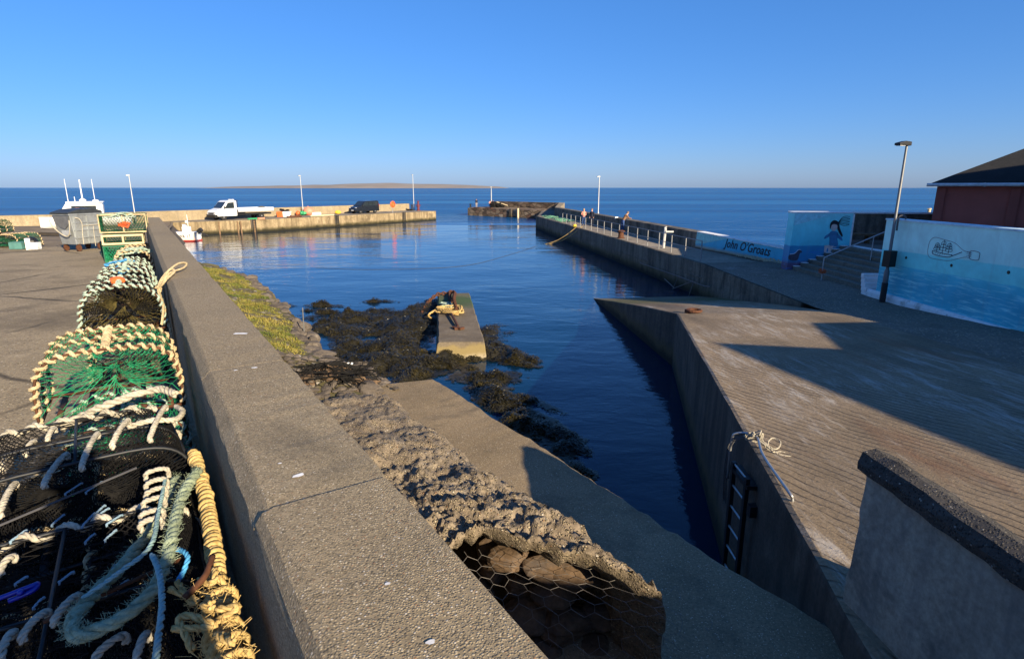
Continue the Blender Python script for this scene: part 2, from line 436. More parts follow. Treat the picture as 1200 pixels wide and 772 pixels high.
def masonry_mat():
    m, nt = newmat('rubble_masonry'); v = coords(nt, (1, 1, 1.9))
    vo = nd(nt, 'TexVoronoi', {'Vector': v, 'Scale': .9, 'Randomness': 1}, feature='DISTANCE_TO_EDGE')
    vc = nd(nt, 'TexVoronoi', {'Vector': v, 'Scale': .9, 'Randomness': 1})
    sep = nd(nt, 'SeparateColor', {'Color': vc.outputs['Color']})
    c = ramp(nt, sep.outputs[0], [(0, (.08,.055,.04)), (.35, (.19,.135,.085)), (.7, (.30,.225,.15)), (.9, (.13,.07,.045)), (1, (.36,.30,.22))])
    e = ramp(nt, vo.outputs['Distance'], [(0, 0.0), (.09, 1.0)])
    c = mix(nt, (.035,.03,.025), c, e)
    f = nz(nt, v, 6, 6, .7)
    c = mix(nt, c, ramp(nt, f, [(.3, .5), (.7, 1.3)]), .8, 'MULTIPLY')
    return finish(m, nt, c, .95, math_(nt, 'ADD', e, math_(nt, 'MULTIPLY', f, .6)), .9, .08, 0, .2)
M['masonry'] = masonry_mat()

def water_mat():
    m, nt = newmat('sea_water')
    v = nd(nt, 'NewGeometry').outputs['Position']
    sp = nd(nt, 'SeparateXYZ', {'Vector': v})
    far = nd(nt, 'MapRange', {'Value': sp.outputs[1], 'From Min': 88.0, 'From Max': 135.0}).outputs[0]
    rt = nd(nt, 'MapRange', {'Value': math_(nt, 'ADD', sp.outputs[0], math_(nt, 'MULTIPLY', sp.outputs[1], .1)), 'From Min': 15.5, 'From Max': 18.0}).outputs[0]
    sea = math_(nt, 'MAXIMUM', far, rt)
    v1 = nd(nt, 'Mapping', {'Vector': v, 'Scale': (.55, 1, 1), 'Rotation': (0, 0, R(14))}).outputs[0]
    n1 = nz(nt, v1, .9, 4, .55, .6)
    n2 = nz(nt, v1, 3.6, 4, .55, .8)
    n3 = nz(nt, v1, .17, 3, .5, .4)
    v2 = nd(nt, 'Mapping', {'Vector': v, 'Scale': (.45, 1, 1), 'Rotation': (0, 0, R(-6))}).outputs[0]
    s1 = nz(nt, v2, .35, 7, .62, .5)
    s2 = nz(nt, v2, .045, 4, .55, .3)
    hh = math_(nt, 'ADD', math_(nt, 'ADD', math_(nt, 'MULTIPLY', n1, .036), math_(nt, 'MULTIPLY', n2, .010)), math_(nt, 'MULTIPLY', n3, .12))
    calm = ramp(nt, nz(nt, v, .06, 3, .5), [(.35, .35), (.65, 1.1)])
    hh = math_(nt, 'MULTIPLY', hh, calm)
    hs = math_(nt, 'ADD', math_(nt, 'MULTIPLY', s1, 1.5), math_(nt, 'MULTIPLY', s2, 4.0))
    mh = nd(nt, 'Mix', {0: sea, 2: hh, 3: hs})
    bp = nd(nt, 'Bump', {'Height': mh.outputs[0], 'Strength': 1.0, 'Distance': 1.0})
    fr = nd(nt, 'Fresnel', {'IOR': 1.33, 'Normal': bp.outputs[0]})
    gl = nd(nt, 'BsdfGlossy', {'Color': (.92, .96, 1, 1), 'Roughness': .04, 'Normal': bp.outputs[0]})
    vb = nd(nt, 'Mapping', {'Vector': v, 'Scale': (.10, 1, 1), 'Rotation': (0, 0, R(4))}).outputs[0]
    bands = math_(nt, 'ADD', math_(nt, 'MULTIPLY', nz(nt, vb, .03, 6, .6), .6), math_(nt, 'MULTIPLY', nz(nt, vb, .004, 5, .6), .6))
    scol = ramp(nt, bands, [(.42, (.003,.055,.19)), (.60, (.009,.105,.29)), (.76, (.03,.19,.40))])
    body = mix(nt, (.002,.040,.098), scol, sea)
    df = nd(nt, 'BsdfDiffuse', {'Color': body})
    tr = nd(nt, 'BsdfTransparent', {'Color': (.10,.30,.36,1)})
    tm = nd(nt, 'MapRange', {'Value': sea, 'From Min': 0.0, 'From Max': .3, 'To Min': .55, 'To Max': 0.0}).outputs[0]
    bd = nd(nt, 'MixShader', {0: tm}); nt.links.new(df.outputs[0], bd.inputs[1]); nt.links.new(tr.outputs[0], bd.inputs[2])
    fk = math_(nt, 'MULTIPLY', fr.outputs[0], math_(nt, 'SUBTRACT', 1.0, math_(nt, 'MULTIPLY', sea, .42)))
    ms = nd(nt, 'MixShader', {0: fk}); nt.links.new(bd.outputs[0], ms.inputs[1]); nt.links.new(gl.outputs[0], ms.inputs[2])
    o = nd(nt, 'OutputMaterial'); nt.links.new(ms.outputs[0], o.inputs[0])
    return m
M['water'] = water_mat()
M['seabed'] = plain('silty_seabed', (.035,.05,.045), .95, 0, .5, .5)
def leafy(name, cols, scale=9, rough=.6, spec=.3):
    m, nt = newmat(name); v = coords(nt)
    f = nz(nt, v, scale, 4, .7)
    g = nz(nt, v, scale*.12, 4, .6)
    k = math_(nt, 'ADD', math_(nt, 'MULTIPLY', f, .6), math_(nt, 'MULTIPLY', g, .4))
    c = ramp(nt, k, cols)
    return finish(m, nt, c, rough, None, 0, 0, 0, spec)
M['weed'] = leafy('bladder_wrack', [(.36, (.006,.006,.003)), (.48, (.020,.017,.006)), (.6, (.050,.040,.011)), (.75, (.105,.078,.02))], 7, .38, .5)
M['weed_bed'] = plain('weed_covered_rock', (.018,.016,.009), .5, 0, .6, 5, .6)
M['grass'] = leafy('dry_turf', [(.30, (.03,.055,.010)), (.42, (.075,.10,.018)), (.52, (.16,.15,.03)), (.62, (.27,.215,.055)), (.74, (.34,.26,.11))], 2.2, .7)
M['bank'] = concrete('turf_and_stones', (.07,.065,.03), (.17,.14,.06), 1.1, 14, [(0,(.1,.08,.06)),(.4,(.22,.19,.15)),(.8,(.4,.37,.32))], 9, .9, .03, world=True, pebble=.4)
M['rock'] = concrete('shore_rock', (.06,.05,.042), (.16,.135,.11), 1.6, 12, None, 60, .9, .03, None, [((.3,.26,.2), 2.5, .6, .72, .6)])
M['cobble'] = concrete('sandstone_cobble', (.075,.05,.032), (.165,.108,.064), 3, 20, None, 60, .5, .006, None, [((.07,.06,.055), 4, .5, .62, .7)])
M['island'] = plain('distant_island', (.25,.22,.19), .95, 0, .2, .004)
M['building'] = plain('red_brown_render', (.40,.10,.075), .85, 0, .15, 1.2, dirt=(.30,.085,.065))
M['pilaster'] = plain('pilaster_paint', (.31,.075,.055), .8, 0, .15, 2)
M['roof'] = concrete('dark_roof_felt', (.012,.013,.014), (.028,.028,.028), .6, 14, None, 60, .2, .01)
M['plaster'] = plain('grey_harling', (.32,.31,.29), .9, 0, .15, 2)
M['skip'] = plain('galvanised_bin_steel', (.36,.385,.39), .5, .55, .22, 3, dirt=(.24,.25,.25))
M['bin_lid'] = plain('bin_lid_plastic', (.03,.035,.04), .5)
M['hull_white'] = plain('white_hull_paint', (.74,.75,.75), .35, 0, .08, 2)
M['antifoul'] = plain('red_antifouling', (.30,.03,.02), .6)

# ------------------------------------------------------------------ camera, light
H = 5.5
F = 670.0
TH = math.atan(166/670)
cam = bpy.data.cameras.new('camera'); cam.sensor_width = 36; cam.lens = 36*F/1200
cam.clip_start = .05; cam.clip_end = 120000
co = bpy.data.objects.new('camera', cam); COL.objects.link(co)
co.location = (0, 0, H); co.rotation_euler = (pi/2 - TH, 0, 0)
SC.camera = co
def P(px, py, z):
    """measured point of the photograph on a level z metres above the water"""
    u = (px-600)/F; v = (386-py)/F
    d = (u, cos(TH)+v*sin(TH), -sin(TH)+v*cos(TH)); t = (z-H)/d[2]
    return (u*t, d[1]*t, z)
SUN_EL, SUN_HD = R(20.5), R(143)     # height of the sun and its compass bearing from +Y
sd = Vector((sin(SUN_HD)*cos(SUN_EL), cos(SUN_HD)*cos(SUN_EL), sin(SUN_EL)))
sl = bpy.data.lights.new('sun', 'SUN'); sl.energy = 5.0; sl.angle = R(.53); sl.color = (1, .83, .58)
so = bpy.data.objects.new('sun', sl); COL.objects.link(so); so.location = (20, -30, 40)
so.rotation_euler = sd.to_track_quat('Z', 'Y').to_euler()
wd = bpy.data.worlds.new('World'); SC.world = wd; wd.use_nodes = True
nt = wd.node_tree; nt.nodes.clear()
sky = nd(nt, 'TexSky', sky_type='NISHITA', sun_disc=False, sun_elevation=SUN_EL, sun_rotation=SUN_HD, altitude=0, air_density=1.0, dust_density=.5, ozone_density=10)
gm = nd(nt, 'Gamma', {'Color': sky.outputs[0], 'Gamma': .7})
tn = mix(nt, gm.outputs[0], (1.0, 1.01, 1.22), 1.0, 'MULTIPLY')
hs = nd(nt, 'HueSaturation', {'Saturation': 1.1, 'Value': 1.0, 'Color': tn})
bg = nd(nt, 'Background', {'Color': hs.outputs[0], 'Strength': .104})
nt.links.new(bg.outputs[0], nd(nt, 'OutputWorld').inputs[0])
SC.view_settings.view_transform = 'Standard'; SC.view_settings.look = 'None'
SC.view_settings.exposure = 1.13; SC.view_settings.gamma = 1

# ------------------------------------------------------------------ setting
def ring_plane(name, mat, z, size, k):
    mb = MB()
    mb.poly([(-size, -300, z), (size, -300, z), (size, size, z), (-size, size, z)])
    o = mb.build(name, mat); kind(o, 'structure'); return o
ring_plane('sea', M['water'], 0, 60000, 0)
b = MB(); b.poly([(-400, -60, -2.6), (400, -60, -2.6), (400, 700, -2.6), (-400, 700, -2.6)])
kind(b.build('seabed', M['seabed']), 'structure')

# far island and a faint coast on the horizon, its haze put into the blue colour
def island(name, x0, x1, dist, prof, mat, depth):
    mb = MB(); n = 90; m = 8
    def fn(i, j):
        px = x0 + (x1-x0)*i; X = (px-600)/F*dist/1.03
        env = 0
        for (a, ha), (c, hc) in zip(prof, prof[1:]):
            if a <= i <= c: env = ha + (hc-ha)*(i-a)/(c-a)
        env *= dist/F
        k = sin(pi*j)
        return (X*(1+.1*j), dist + depth*j + 60*noise.noise(Vector((i*9, 0, 0))), -2 + (env+2)*k*(.92+.18*noise.noise(Vector((i*14, j*3, 1)))) + (1 if j not in (0, 1) else 0))
    mb.grid(fn, n, m)
    o = mb.build(name, mat, smooth=True); kind(o, 'structure'); return o
island('island', 216, 596, 5200, [(0, 0), (.06, 1.6), (.3, 3.6), (.45, 5.4), (.62, 7.0), (.74, 5.6), (.86, 4.4), (.97, 1.8), (1, 0)], M['island'], 1300)
island('far_coast', 845, 1085, 16000, [(0, 0), (.15, .8), (.3, .5), (.5, .2), (.8, .7), (.95, .9), (1, 0)], plain('coast_haze_blue', (.20,.26,.34), .95), 2500)

# parking apron beside the parapet, and the track running down from it to the left pier
def wall_x(y): return (.163 - WS*y)/WC
def right_x(y):
    if y < 17.9: return wall_x(y) + .02
    return wall_x(17.9) + .1 - (y-17.9)*.568
def left_x(y): return -50.5 + (y-56.8)*.667
def ground_z(y): return 3.7 if y < 18.2 else 3.7 - 2.13*min(1, (y-18.2)/44)
mb = MB()
mb.grid(lambda i, j: (left_x(-9+27*j) + (right_x(-9+27*j)-left_x(-9+27*j))*(1-(1-i)**2.5), -9+27*j, 3.7 + .012*fbm(i*30, j*20)), 60, 50)
kind(mb.build('parking_apron', M['apron'], smooth=True), 'structure')
mb = MB()
def trk(i, j):
    y = 18 + 51.5*j; x = left_x(y) + (right_x(y)-left_x(y))*i
    return (x, y, ground_z(y) - .004 + .05*fbm(x*.5, y*.5))
mb.grid(trk, 30, 60)
kind(mb.build('earth_track', M['track'], smooth=True), 'structure')

# bank between parapet and harbour: turf shelf with a stony edge, then rubble to the pier root
EDGE = [(8.9, 2.9, 2.2), (10.5, 2.85, 2.2), (13, 2.9, 2.25), (15.6, 3.0, 2.3), (18.5, 3.1, 2.4), (21.4, 3.0, 2.5), (24, 2.4, 2.5), (28, 2.3, 2.4)]
def edge_at(s):
    for a, c in zip(EDGE, EDGE[1:]):
        if s <= c[0]:
            t = max(0, (s-a[0])/(c[0]-a[0])); return a[1]+(c[1]-a[1])*t, a[2]+(c[2]-a[2])*t
    return EDGE[-1][1:]
def bank_pt(i, j):
    s = 8.6 + 17*j; eo, ez = edge_at(s)
    eo += .28*fbm(s*.9, 3.1) + .12*fbm(s*3, 9)
    top = 2.95 if s > 10.2 else 2.30 + .65*max(0, (s-8.6)/1.6)
    if s < 10: ez = min(ez, top)
    if i < .6:
        k = i/.6; o = .5 + (eo-.5)*k; z = top + (ez-top)*k**1.3 + .05*fbm(o*2.2, s*2.2)
        if s > 20.5: o = max(o, .5)
    else:
        k = (i-.6)/.4
        o = eo + .75*k + .16*fbm(s*1.7, k*3, 4); z = ez + (-.5-ez)*k**.8 + .22*fbm(s*1.5, k*4, 2)
    z = z + (min(0, .0))
    return W(o, s, z)
mb = MB(); mb.grid(bank_pt, 36, 150)
kind(mb.build('turf_bank', [M['bank']], smooth=True), 'structure')
mb = MB()
def rub(i, j):
    y = 18.6 + 51.4*j; x = right_x(y) - .3; gz = ground_z(y)
    n = Vector((.86, .5, 0))
    d = (2.8 - 1.3*min(1, max(0, (y-22)/20)))*i
    q = Vector((x, y, 0)) + n*d
    z = gz + .05 + (-.6-gz)*(i**.9) + .3*fbm(q.x*.8, q.y*.8)*min(1, i*4)
    return (q.x, q.y, z)
mb.grid(rub, 16, 90)
kind(mb.build('rubble_slope', M['rock'], smooth=True), 'structure')
# stones along the turf edge: ground cover of loose slabs nobody could count
mb = MB()
for k in range(420):
    s = rnd(8.8, 24); eo, ez = edge_at(s); o = eo + .28*fbm(s*.9, 3.1) + rnd(-.3, .75)
    k2 = max(0, (o-eo)/.75); z = ez + (-.5-ez)*k2**.8
    mb.rock(W(o, s, z+.02), rnd(.06, .22), (rnd(.8, 1.5), rnd(.8, 1.5), rnd(.4, .8)), k, 9, 6)
for k in range(220):
    s = rnd(8.7, 10.6); o = rnd(1.0, 3.3); z = bank_pt(.6*min(1, (o-.5)/2.4), (s-8.6)/17)[2]
    mb.rock(W(o, s, z+.02), rnd(.03, .11), (rnd(.8, 1.4), rnd(.8, 1.4), rnd(.4, .7)), k+1000, 9, 6)
kind(mb.build('edge_stones', M['rock']), 'stuff', 'loose stones and slabs edging the turf bank above the water', 'stones')
# turf
mb = MB()
for k in range(36000):
    s = rnd(9.9, 23.5); eo, ez = edge_at(s); lim = eo - .25 + .28*fbm(s*.9, 3.1)
    o = .55 + (lim-.55)*random.random()
    if s < 11.4 and o > 1.0 + (s-9.9)*1.0 + .5*fbm(s*2, o*2): continue
    if fbm(o*1.6, s*1.3, 5) < -.28: continue
    kk = (o-.5)/(eo+.28*fbm(s*.9, 3.1)-.5); z = 2.95 + (ez-2.95)*max(0, kk)**1.3 + .04*fbm(o*2.2, s*2.2)
    p = Vector(W(o, s, z)); h = rnd(.015, .06)*(1+1.0*fbm(o*2, s*2, 8)); a = rnd(0, 2*pi); w = rnd(.006, .014)
    lean = Vector((rnd(-.6, .6), rnd(-.6, .6), 1)).normalized()*h
    d = Vector((cos(a)*w, sin(a)*w, 0)); b0 = len(mb.v)
    mb.v += [tuple(p-d), tuple(p+d), tuple(p+lean*.6+d*.6), tuple(p+lean*.6-d*.6), tuple(p+lean*1.1+Vector((lean.x, lean.y, -h*.1))*.35)]
    mb.face((b0, b0+1, b0+2, b0+3)); mb.face((b0+3, b0+2, b0+4))
kind(mb.build('turf', M['grass']), 'stuff', 'short yellow green turf growing on the bank beside the parapet', 'grass')

# slipway and road
def road_z(x, y): return 1.75 + .06*max(0, 18-y) + .02*(x-9)
def slip_z(x, y):
    z = road_z(x, y)
    if y > 17.0:
        d = y-17.0; z -= .155*(d*d/(d+1.2))
    return z
def slip_left(y): return 5.12 + .194*(y-17.4) if y < 17.4 else 5.12 - .085*(y-17.4)
mb = MB()
mb.grid(lambda i, j: (lambda y: (lambda x: (x, y, slip_z(x, y)))(slip_left(y) + .32 + (9.76-slip_left(y)-.32)*i))(1.2 + 32.8*j**.9), 50, 120)
kind(mb.build('slipway', M['slip'], smooth=True), 'structure')
mb = MB()
def rd(i, j):
    y = 1.2 + 28*j; x = 9.76 + (16.6-9.76)*i
    return (x, y, road_z(x, y) + .012*fbm(x*1.2, y*1.2)*min(1, i*6))
mb.grid(rd, 24, 80)
kind(mb.build('road', M['road'], smooth=True), 'structure')
mb = MB(); mb.poly([(1.5, -20, 2.45), (40, -20, 2.45), (40, 1.25, 2.72), (1.5, 1.25, 2.45)]); mb.poly([(16.5, 1.2, 2.8), (60, 1.2, 2.8), (60, 32, 2.75), (16.5, 32, 2.75)])
kind(mb.build('yard_ground', M['road']), 'structure')

# ------------------------------------------------------------------ quay walls
# parapet: cast segments with open joints, chamfered on the parking side
mb = MB()
joints = [-4, 1.62, 3.16, 6.75, 10.6, 14.6, 18.2, 21.4]
for a, c in zip(joints, joints[1:]):
    a2, c2 = a+.002, c-.002
    dz = 0 if a > 1.6 else .006
    prof = ([(.163, 2.6), (.163, 4.545), (.167, 4.556), (.203, 4.594+dz), (.212, 4.6+dz),] if a > 1.6 else [(.163, 2.6), (.163, 4.54), (.172, 4.57), (.192, 4.592+dz), (.225, 4.602+dz),]) + [ (.556, 4.6+dz), (.570, 4.592+dz), (.576, 4.57), (.60, 2.0)]
    n = 24 if a < 8 else 6
    st = [a2 + (c2-a2)*k/n for k in range(n+1)]
    b0 = len(mb.v); m = len(prof)
    for k, s in enumerate(st):
        for q, (o, z) in enumerate(prof):
            ed = (.005*fbm(s*9, q*3.3, 1) - .012*max(0, fbm(s*3.1, q*.7, 6)-.45)) if q in (1, 2, 3, 5, 6, 7) else 0
            if k in (0, n) and q in (2, 3, 4, 5, 6): ed -= .004
            mb.v.append(W(o + ed, s, z + ed*.8))
    for k in range(n):
        for q in range(m):
            r2 = (q+1) % m
            mb.face((b0+k*m+q, b0+k*m+r2, b0+(k+1)*m+r2, b0+(k+1)*m+q))
    mb.face([b0+q for q in range(m)][::-1]); mb.face([b0+n*m+q for q in range(m)])
pr = thing('parapet_wall', 'long low concrete parapet with pebbly top running beside the lobster pots', 'wall', W(.37, 8.7, 2.6))
mb.build('wall_body', M['parapet'], pr, world=True)
def splat(px, py, z, r, el, ang):
    q = MB(); p = Vector(P(px, py, z)); pts = []
    for k in range(14):
        a = 2*pi*k/14; rr = r*(1+.45*fbm(cos(a)*1.5+px, sin(a)*1.5))
        x, y = rr*el*cos(a), rr*sin(a)
        pts.append((p.x + x*cos(ang)-y*sin(ang), p.y + x*sin(ang)+y*cos(ang), z+.0015))
    q.poly(pts); return q
for i, (px, py, r, e, a) in enumerate([(350, 557, .009, 2.2, .7), (328, 543, .004, 1.5, .3), (281, 391, .022, 2.2, 0), (298, 431, .010, 1.6, .2), (276, 434, .007, 1.3, .5), (505, 752, .007, 1.3, .5), (454, 684, .005, 1.4, .2)]):
    splat(px, py, 4.603 if py < 600 else 4.609, r, e, a).build('bird_dropping', M['white_paint'], pr, world=True)
# slab of the lower quay
def slab_o(s): return 4.08 + .05*fbm(s*.8, 2.2) + .025*fbm(s*5, 1)
mb = MB(); n = 90; b0 = len(mb.v)
for k in range(n+1):
    s = -3 + 11.85*k/n; e = slab_o(s)
    for o, z in ((.58, 2.2), (1.6, 2.2+.01*fbm(s, 1)), (2.6, 2.2+.012*fbm(s*1.2, 3)), (3.4, 2.2+.012*fbm(s*1.1, 6)), (e-.05, 2.2+.006*fbm(s*4, 4)), (e, 2.17+.02*fbm(s*5, 5)), (e+.02, 1.9), (e+.06, -2.6)):
        mb.v.append(W(o, s + (.6*(4.08-o)/2 if k == n else 0), z))
for k in range(n):
    for q in range(7):
        mb.face((b0+k*8+q, b0+k*8+q+1, b0+(k+1)*8+q+1, b0+(k+1)*8+q))
e0 = b0+n*8
bb = len(mb.v); mb.v.append(W(.58, 9.9, -2.6)); mb.face([e0+q for q in range(8)] + [bb])
o = mb.build('lower_quay', M['quay_slab']); kind(o, 'structure')

# slip retaining wall: kerb flush with the slip, then sheer to the dock
mb = MB(); ys = [1.6 + 15.8*k/24 for k in range(25)] + [17.4 + 15*k/16 for k in range(1, 17)]
b0 = len(mb.v)
for y in ys:
    x = slip_left(y); z = slip_z(x+.3, y); w = .02*fbm(y*1.5, 3)
    for dx, zz in ((.34, -2.6), (.34, z+.006), (.06, z+.010+.008*fbm(y*3, 1)), (.01+w, z-.005), (w, z-.05), (-.02, max(z-1.2, -2.0)), (-.05, -2.6)): mb.v.append((x+dx, y, zz))
for k in range(len(ys)-1):
    for q in range(6):
        mb.cur = 1 if q in (1, 2) else 0; mb.face((b0+k*7+q, b0+(k+1)*7+q, b0+(k+1)*7+q+1, b0+k*7+q+1))
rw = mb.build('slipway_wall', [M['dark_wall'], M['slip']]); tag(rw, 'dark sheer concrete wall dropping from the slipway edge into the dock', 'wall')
# block that closes the dock head, under the wing wall
mb = MB(); mb.prism([(1.1, -4), (14, -4), (14, 1.3), (2.4, 1.3), (2.45, 3.8), (2.12, 3.8), (1.6, 1.5)], -2.6, 2.19)
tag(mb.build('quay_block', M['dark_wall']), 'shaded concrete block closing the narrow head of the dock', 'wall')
# wing wall with sloped coping
ww = thing('wing_wall', 'short shaded wing wall with rough coping coloured dark for shade at the dock head', 'wall', (2.6, 2.2, 2.2))
mb = MB(); N = 16
for face_x0 in (0,):
    def wf(i, j):
        y = 3.68 - 4.6*i; x = 2.50 + .06*(3.84-y)
        zz = 2.0 + 1.60*j
        ragged = .05*fbm(j*4, 2.0)+.05*(1-j) if i == 0 else 0
        return (x + .012*fbm(y*2, zz*2) - .03*(1-j), y - .06*(1-j) + ragged, zz)
    mb.grid(wf, 30, 14)
    mb.grid(lambda i, j: (wf(0, j)[0] + .22*i, wf(0, j)[1] - .01*i, wf(0, j)[2]), 4, 14)
    mb.grid(lambda i, j: (wf(i, j)[0] + .22, wf(i, j)[1], wf(i, j)[2]), 30, 2)
mb.build('wall_face', M['wing'], ww, world=True, smooth=False)
mb = MB(); n = 40; b0 = len(mb.v)
cp = [(-.032, 3.55), (-.038, 3.61), (-.01, 3.68), (.08, 3.70), (.18, 3.67), (.22, 3.44)]
for k in range(n+1):
    y = 3.74 - 4.7*k/n; x = 2.50 + .06*(3.84-y)
    for q, (dx, z) in enumerate(cp): mb.v.append((x+dx+.014*fbm(y*6, q*2.1), y+.02*fbm(q*3, 1), z+.016*fbm(y*7, q*1.7, 3)))
for k in range(n):
    for q in range(6): mb.face((b0+k*6+q, b0+k*6+(q+1) % 6, b0+(k+1)*6+(q+1) % 6, b0+(k+1)*6+q))
mb.face([b0+q for q in range(6)]); mb.face([b0+n*6+q for q in range(6)][::-1])
mb.build('coping', M['coping'], ww, world=True)
# rough concrete fill banked up behind the wing wall
mb = MB()
def fill(i, j):
    y = 3.79 - 4.6*j; x = 2.70 + .06*(3.84-y) + 1.0*i*(.35+1.3*min(1, j*1.6))
    e = min(1, i/.97); z0 = slip_z(x, y)
    z = z0 + (3.42 - z0)*(1-e**1.6)*min(1, .65+j*1.4) - .02 + .03*fbm(x*5, y*5)
    return (x, y, z)
mb.grid(fill, 30, 60)
kind(mb.build('rough_fill', M['mound'], smooth=True), 'structure')

# broken concrete cap over the gabion at the foot of the parapet
mb = MB(); nu, nv = 110, 190
def mnd(i, j):
    s = 2.1 + 7.2*j; eo = 2.62 + .12*fbm(s*1.3, 1.2) + .07*fbm(s*5, 4)
    if s > 6.6: eo += (s-6.6)*.12
    o = .5 + (eo-.5)*i
    z = 3.16 - .05*(s-3.2) + .08*fbm(o*1.6, s*1.1, 2)
    e = max(0, (i-.80)/.20); z -= (z-2.15)*e**2.2
    if s > 6.6: z -= (s-6.6)*.30
    z = max(z, 2.12)
    amp = .5+.9*min(1, max(0, (5.2-s)/2))
    z += amp*(.05*fbm(o*5, s*5, 7) + .055*abs(fbm(o*14, s*9, 3)) + .026*fbm(o*30, s*22, 5))*(1 if z > 2.14 else 0)
    # broken near end
    st = s + (max(.0, min(.82, .72-1.1*(o-1.74))) + .16*fbm(o*4.1, .5))*(1-j)**7
    return W(o, st, z)
mb.grid(mnd, nu, nv)
b0 = len(mb.v)
for i in range(nu+1):     # thickness of the broken lip
    x, y, z = mnd(i/nu, 0); mb.v.append((x, y, z)); q_ = Vector(W(0, .12)).to_3d(); mb.v.append((x+q_.x*.4, y+q_.y*.4, max(2.1, z-.10-.05*fbm(i*.2, 5)))); mb.v.append((x+q_.x*4, y+q_.y*4, max(2.08, z-.2)))
for i in range(nu):
    for q in range(2): mb.face((b0+3*i+q, b0+3*i+3+q, b0+3*i+4+q, b0+3*i+1+q))
o = mb.build('broken_concrete_cap', M['mound'], smooth=True)
tag(o, 'rough crumbling concrete cap over the stone filled gabion', 'concrete')
# gabion: cobbles held in hexagonal wire
gb = thing('gabion', 'wire mesh gabion spilling brown cobbles from under the broken concrete', 'gabion', W(1.3, 2.5, 2.2))
random.seed(11)
rocks = []
for px, py, z, r, sq in [(600, 652, 3.0, .16, (1.2,.9,.8)), (640, 665, 2.98, .15, (1.3,.9,.8)), (672, 668, 2.98, .16, (1.2,1,.8)), (650, 690, 2.85, .17, (1.1,1,.9)), (612, 680, 2.8, .15, (1,1,.9)), (580, 668, 2.85, .14, (.8,1.1,1)), (700, 672, 2.9, .15, (1.3,.8,.7)), (572, 640, 2.95, .12, (1,1,.8)), (620, 720, 2.6, .18, (1.2,1,.8)), (660, 730, 2.55, .2, (1.2,1,.8)), (705, 715, 2.6, .17, (1.1,1,.8)), (600, 740, 2.45, .17, (1,1,.9)), (690, 760, 2.35, .18, (1,1.2,.8)), (640, 765, 2.35, .18, (1,1,.8)), (735, 740, 2.4, .14, (1,1,.8)), (560, 690, 2.7, .14, (1,1,.8)), (570, 720, 2.5, .15, (1,1,.8)), (730, 765, 2.3, .13, (1,1,.8))]:
    p = P(px, py, z-(.08 if z > 2.9 else .22)); q = MB(); q.rock(p, r*1.02, (sq[0], sq[1], sq[2]*.85), px+py)
    q.build('cobble', M['cobble'], gb, world=True, smooth=False, bevel=.004)
# wire: hexagons draped over the stones
mb = MB()
def wsurf(a, t):    # a metres across (o), t metres down the drape
    o = 1.45 + a; e = 2.90 - 1.1*max(0, o-1.74)
    if t < .45: s_, z = e + .12 - .9*t, 3.10 - .22*t
    else: s_, z = e + .12 - .405 - .25*(t-.45), 3.0 - (t-.45)*.95
    return Vector(W(o, s_ + .05*fbm(o*3, t*3, 1), z + .05*fbm(o*3, t*3, 4)))
hx = .11; rowh = .095
for r_ in range(11):
    for c_ in range(9):
        ox = c_*hx + (hx/2 if r_ % 2 else 0); t = r_*rowh
        if r_ > 5 and (fbm(c_*.9, r_*.9, 3) > .08 or c_ > 8): continue
        pts = [wsurf(ox, t), wsurf(ox, t+rowh*.55)]
        mb.tube(pts, .0017, 4)
        mb.tube([wsurf(ox, t+rowh*.55), wsurf(ox+hx/2, t+rowh)], .0015, 4); mb.tube([wsurf(ox, t+rowh*.55), wsurf(ox-hx/2, t+rowh)], .0015, 4)
mb.build('wire_mesh', M['wire'], gb, world=True)
for k in range(16):
    mb = MB(); p = Vector(P(rnd(640, 850), rnd(690, 765), 2.3)); pts = [p]
    for j in range(4): pts.append(pts[-1] + Vector((rnd(-.06, .06), rnd(-.06, .06), rnd(-.02, .03))))
    mb.tube(spline(pts, 4), .002, 4); mb.build('loose_wire', M['wire'], gb, world=True)

# ------------------------------------------------------------------ left pier and its sea wall
LA, LB, LC = V(-13.2, 101.2, 0), V(-33.0, 72.6, 0), V(-38.5, 68.6, 0)
le = (LB-LA).normalized(); ln = V(le.y, -le.x, 0)
if ln.x > 0: ln = -ln                       # towards the sea wall
def LP(a, w, z=0): q = LA + le*a + ln*w; return V(q.x, q.y, z)
DZ = 1.55
pr = thing('left_pier', 'sunlit pale concrete pier carrying the white truck and the dark van', 'pier', LP(18, 3, 0))
mb = MB()
fr = [LA + le*(k*.999) for k in range(0, 35)] + [LB, LC, LC + V(-4.5, -1.0, 0)]
poly = [(q.x + .06*fbm(k*.7, 1), q.y) for k, q in enumerate(fr)]
back = [LP(-.6, .6), LP(-.4, 8.6), LP(34.8, 8.4), V(-46, 62.5, 0)]
poly += [(q.x, q.y) for q in back[::-1]]
mb.prism(poly, -2.6, DZ)
mb.build('pier_body', M['pier_pale'], pr, world=True)
mb = MB()
pk = [LP(.1, .5), LP(.1, 7.9), LP(36, 7.9), V(-44, 65, 0), V(-41.5, 67.4, 0), LC + V(-.3, .5, 0), LB + V(-.3, .4, 0)]
mb.poly([(q.x, q.y, DZ+.006) for q in pk])
mb.build('deck_surface', M['deck'], pr, world=True)
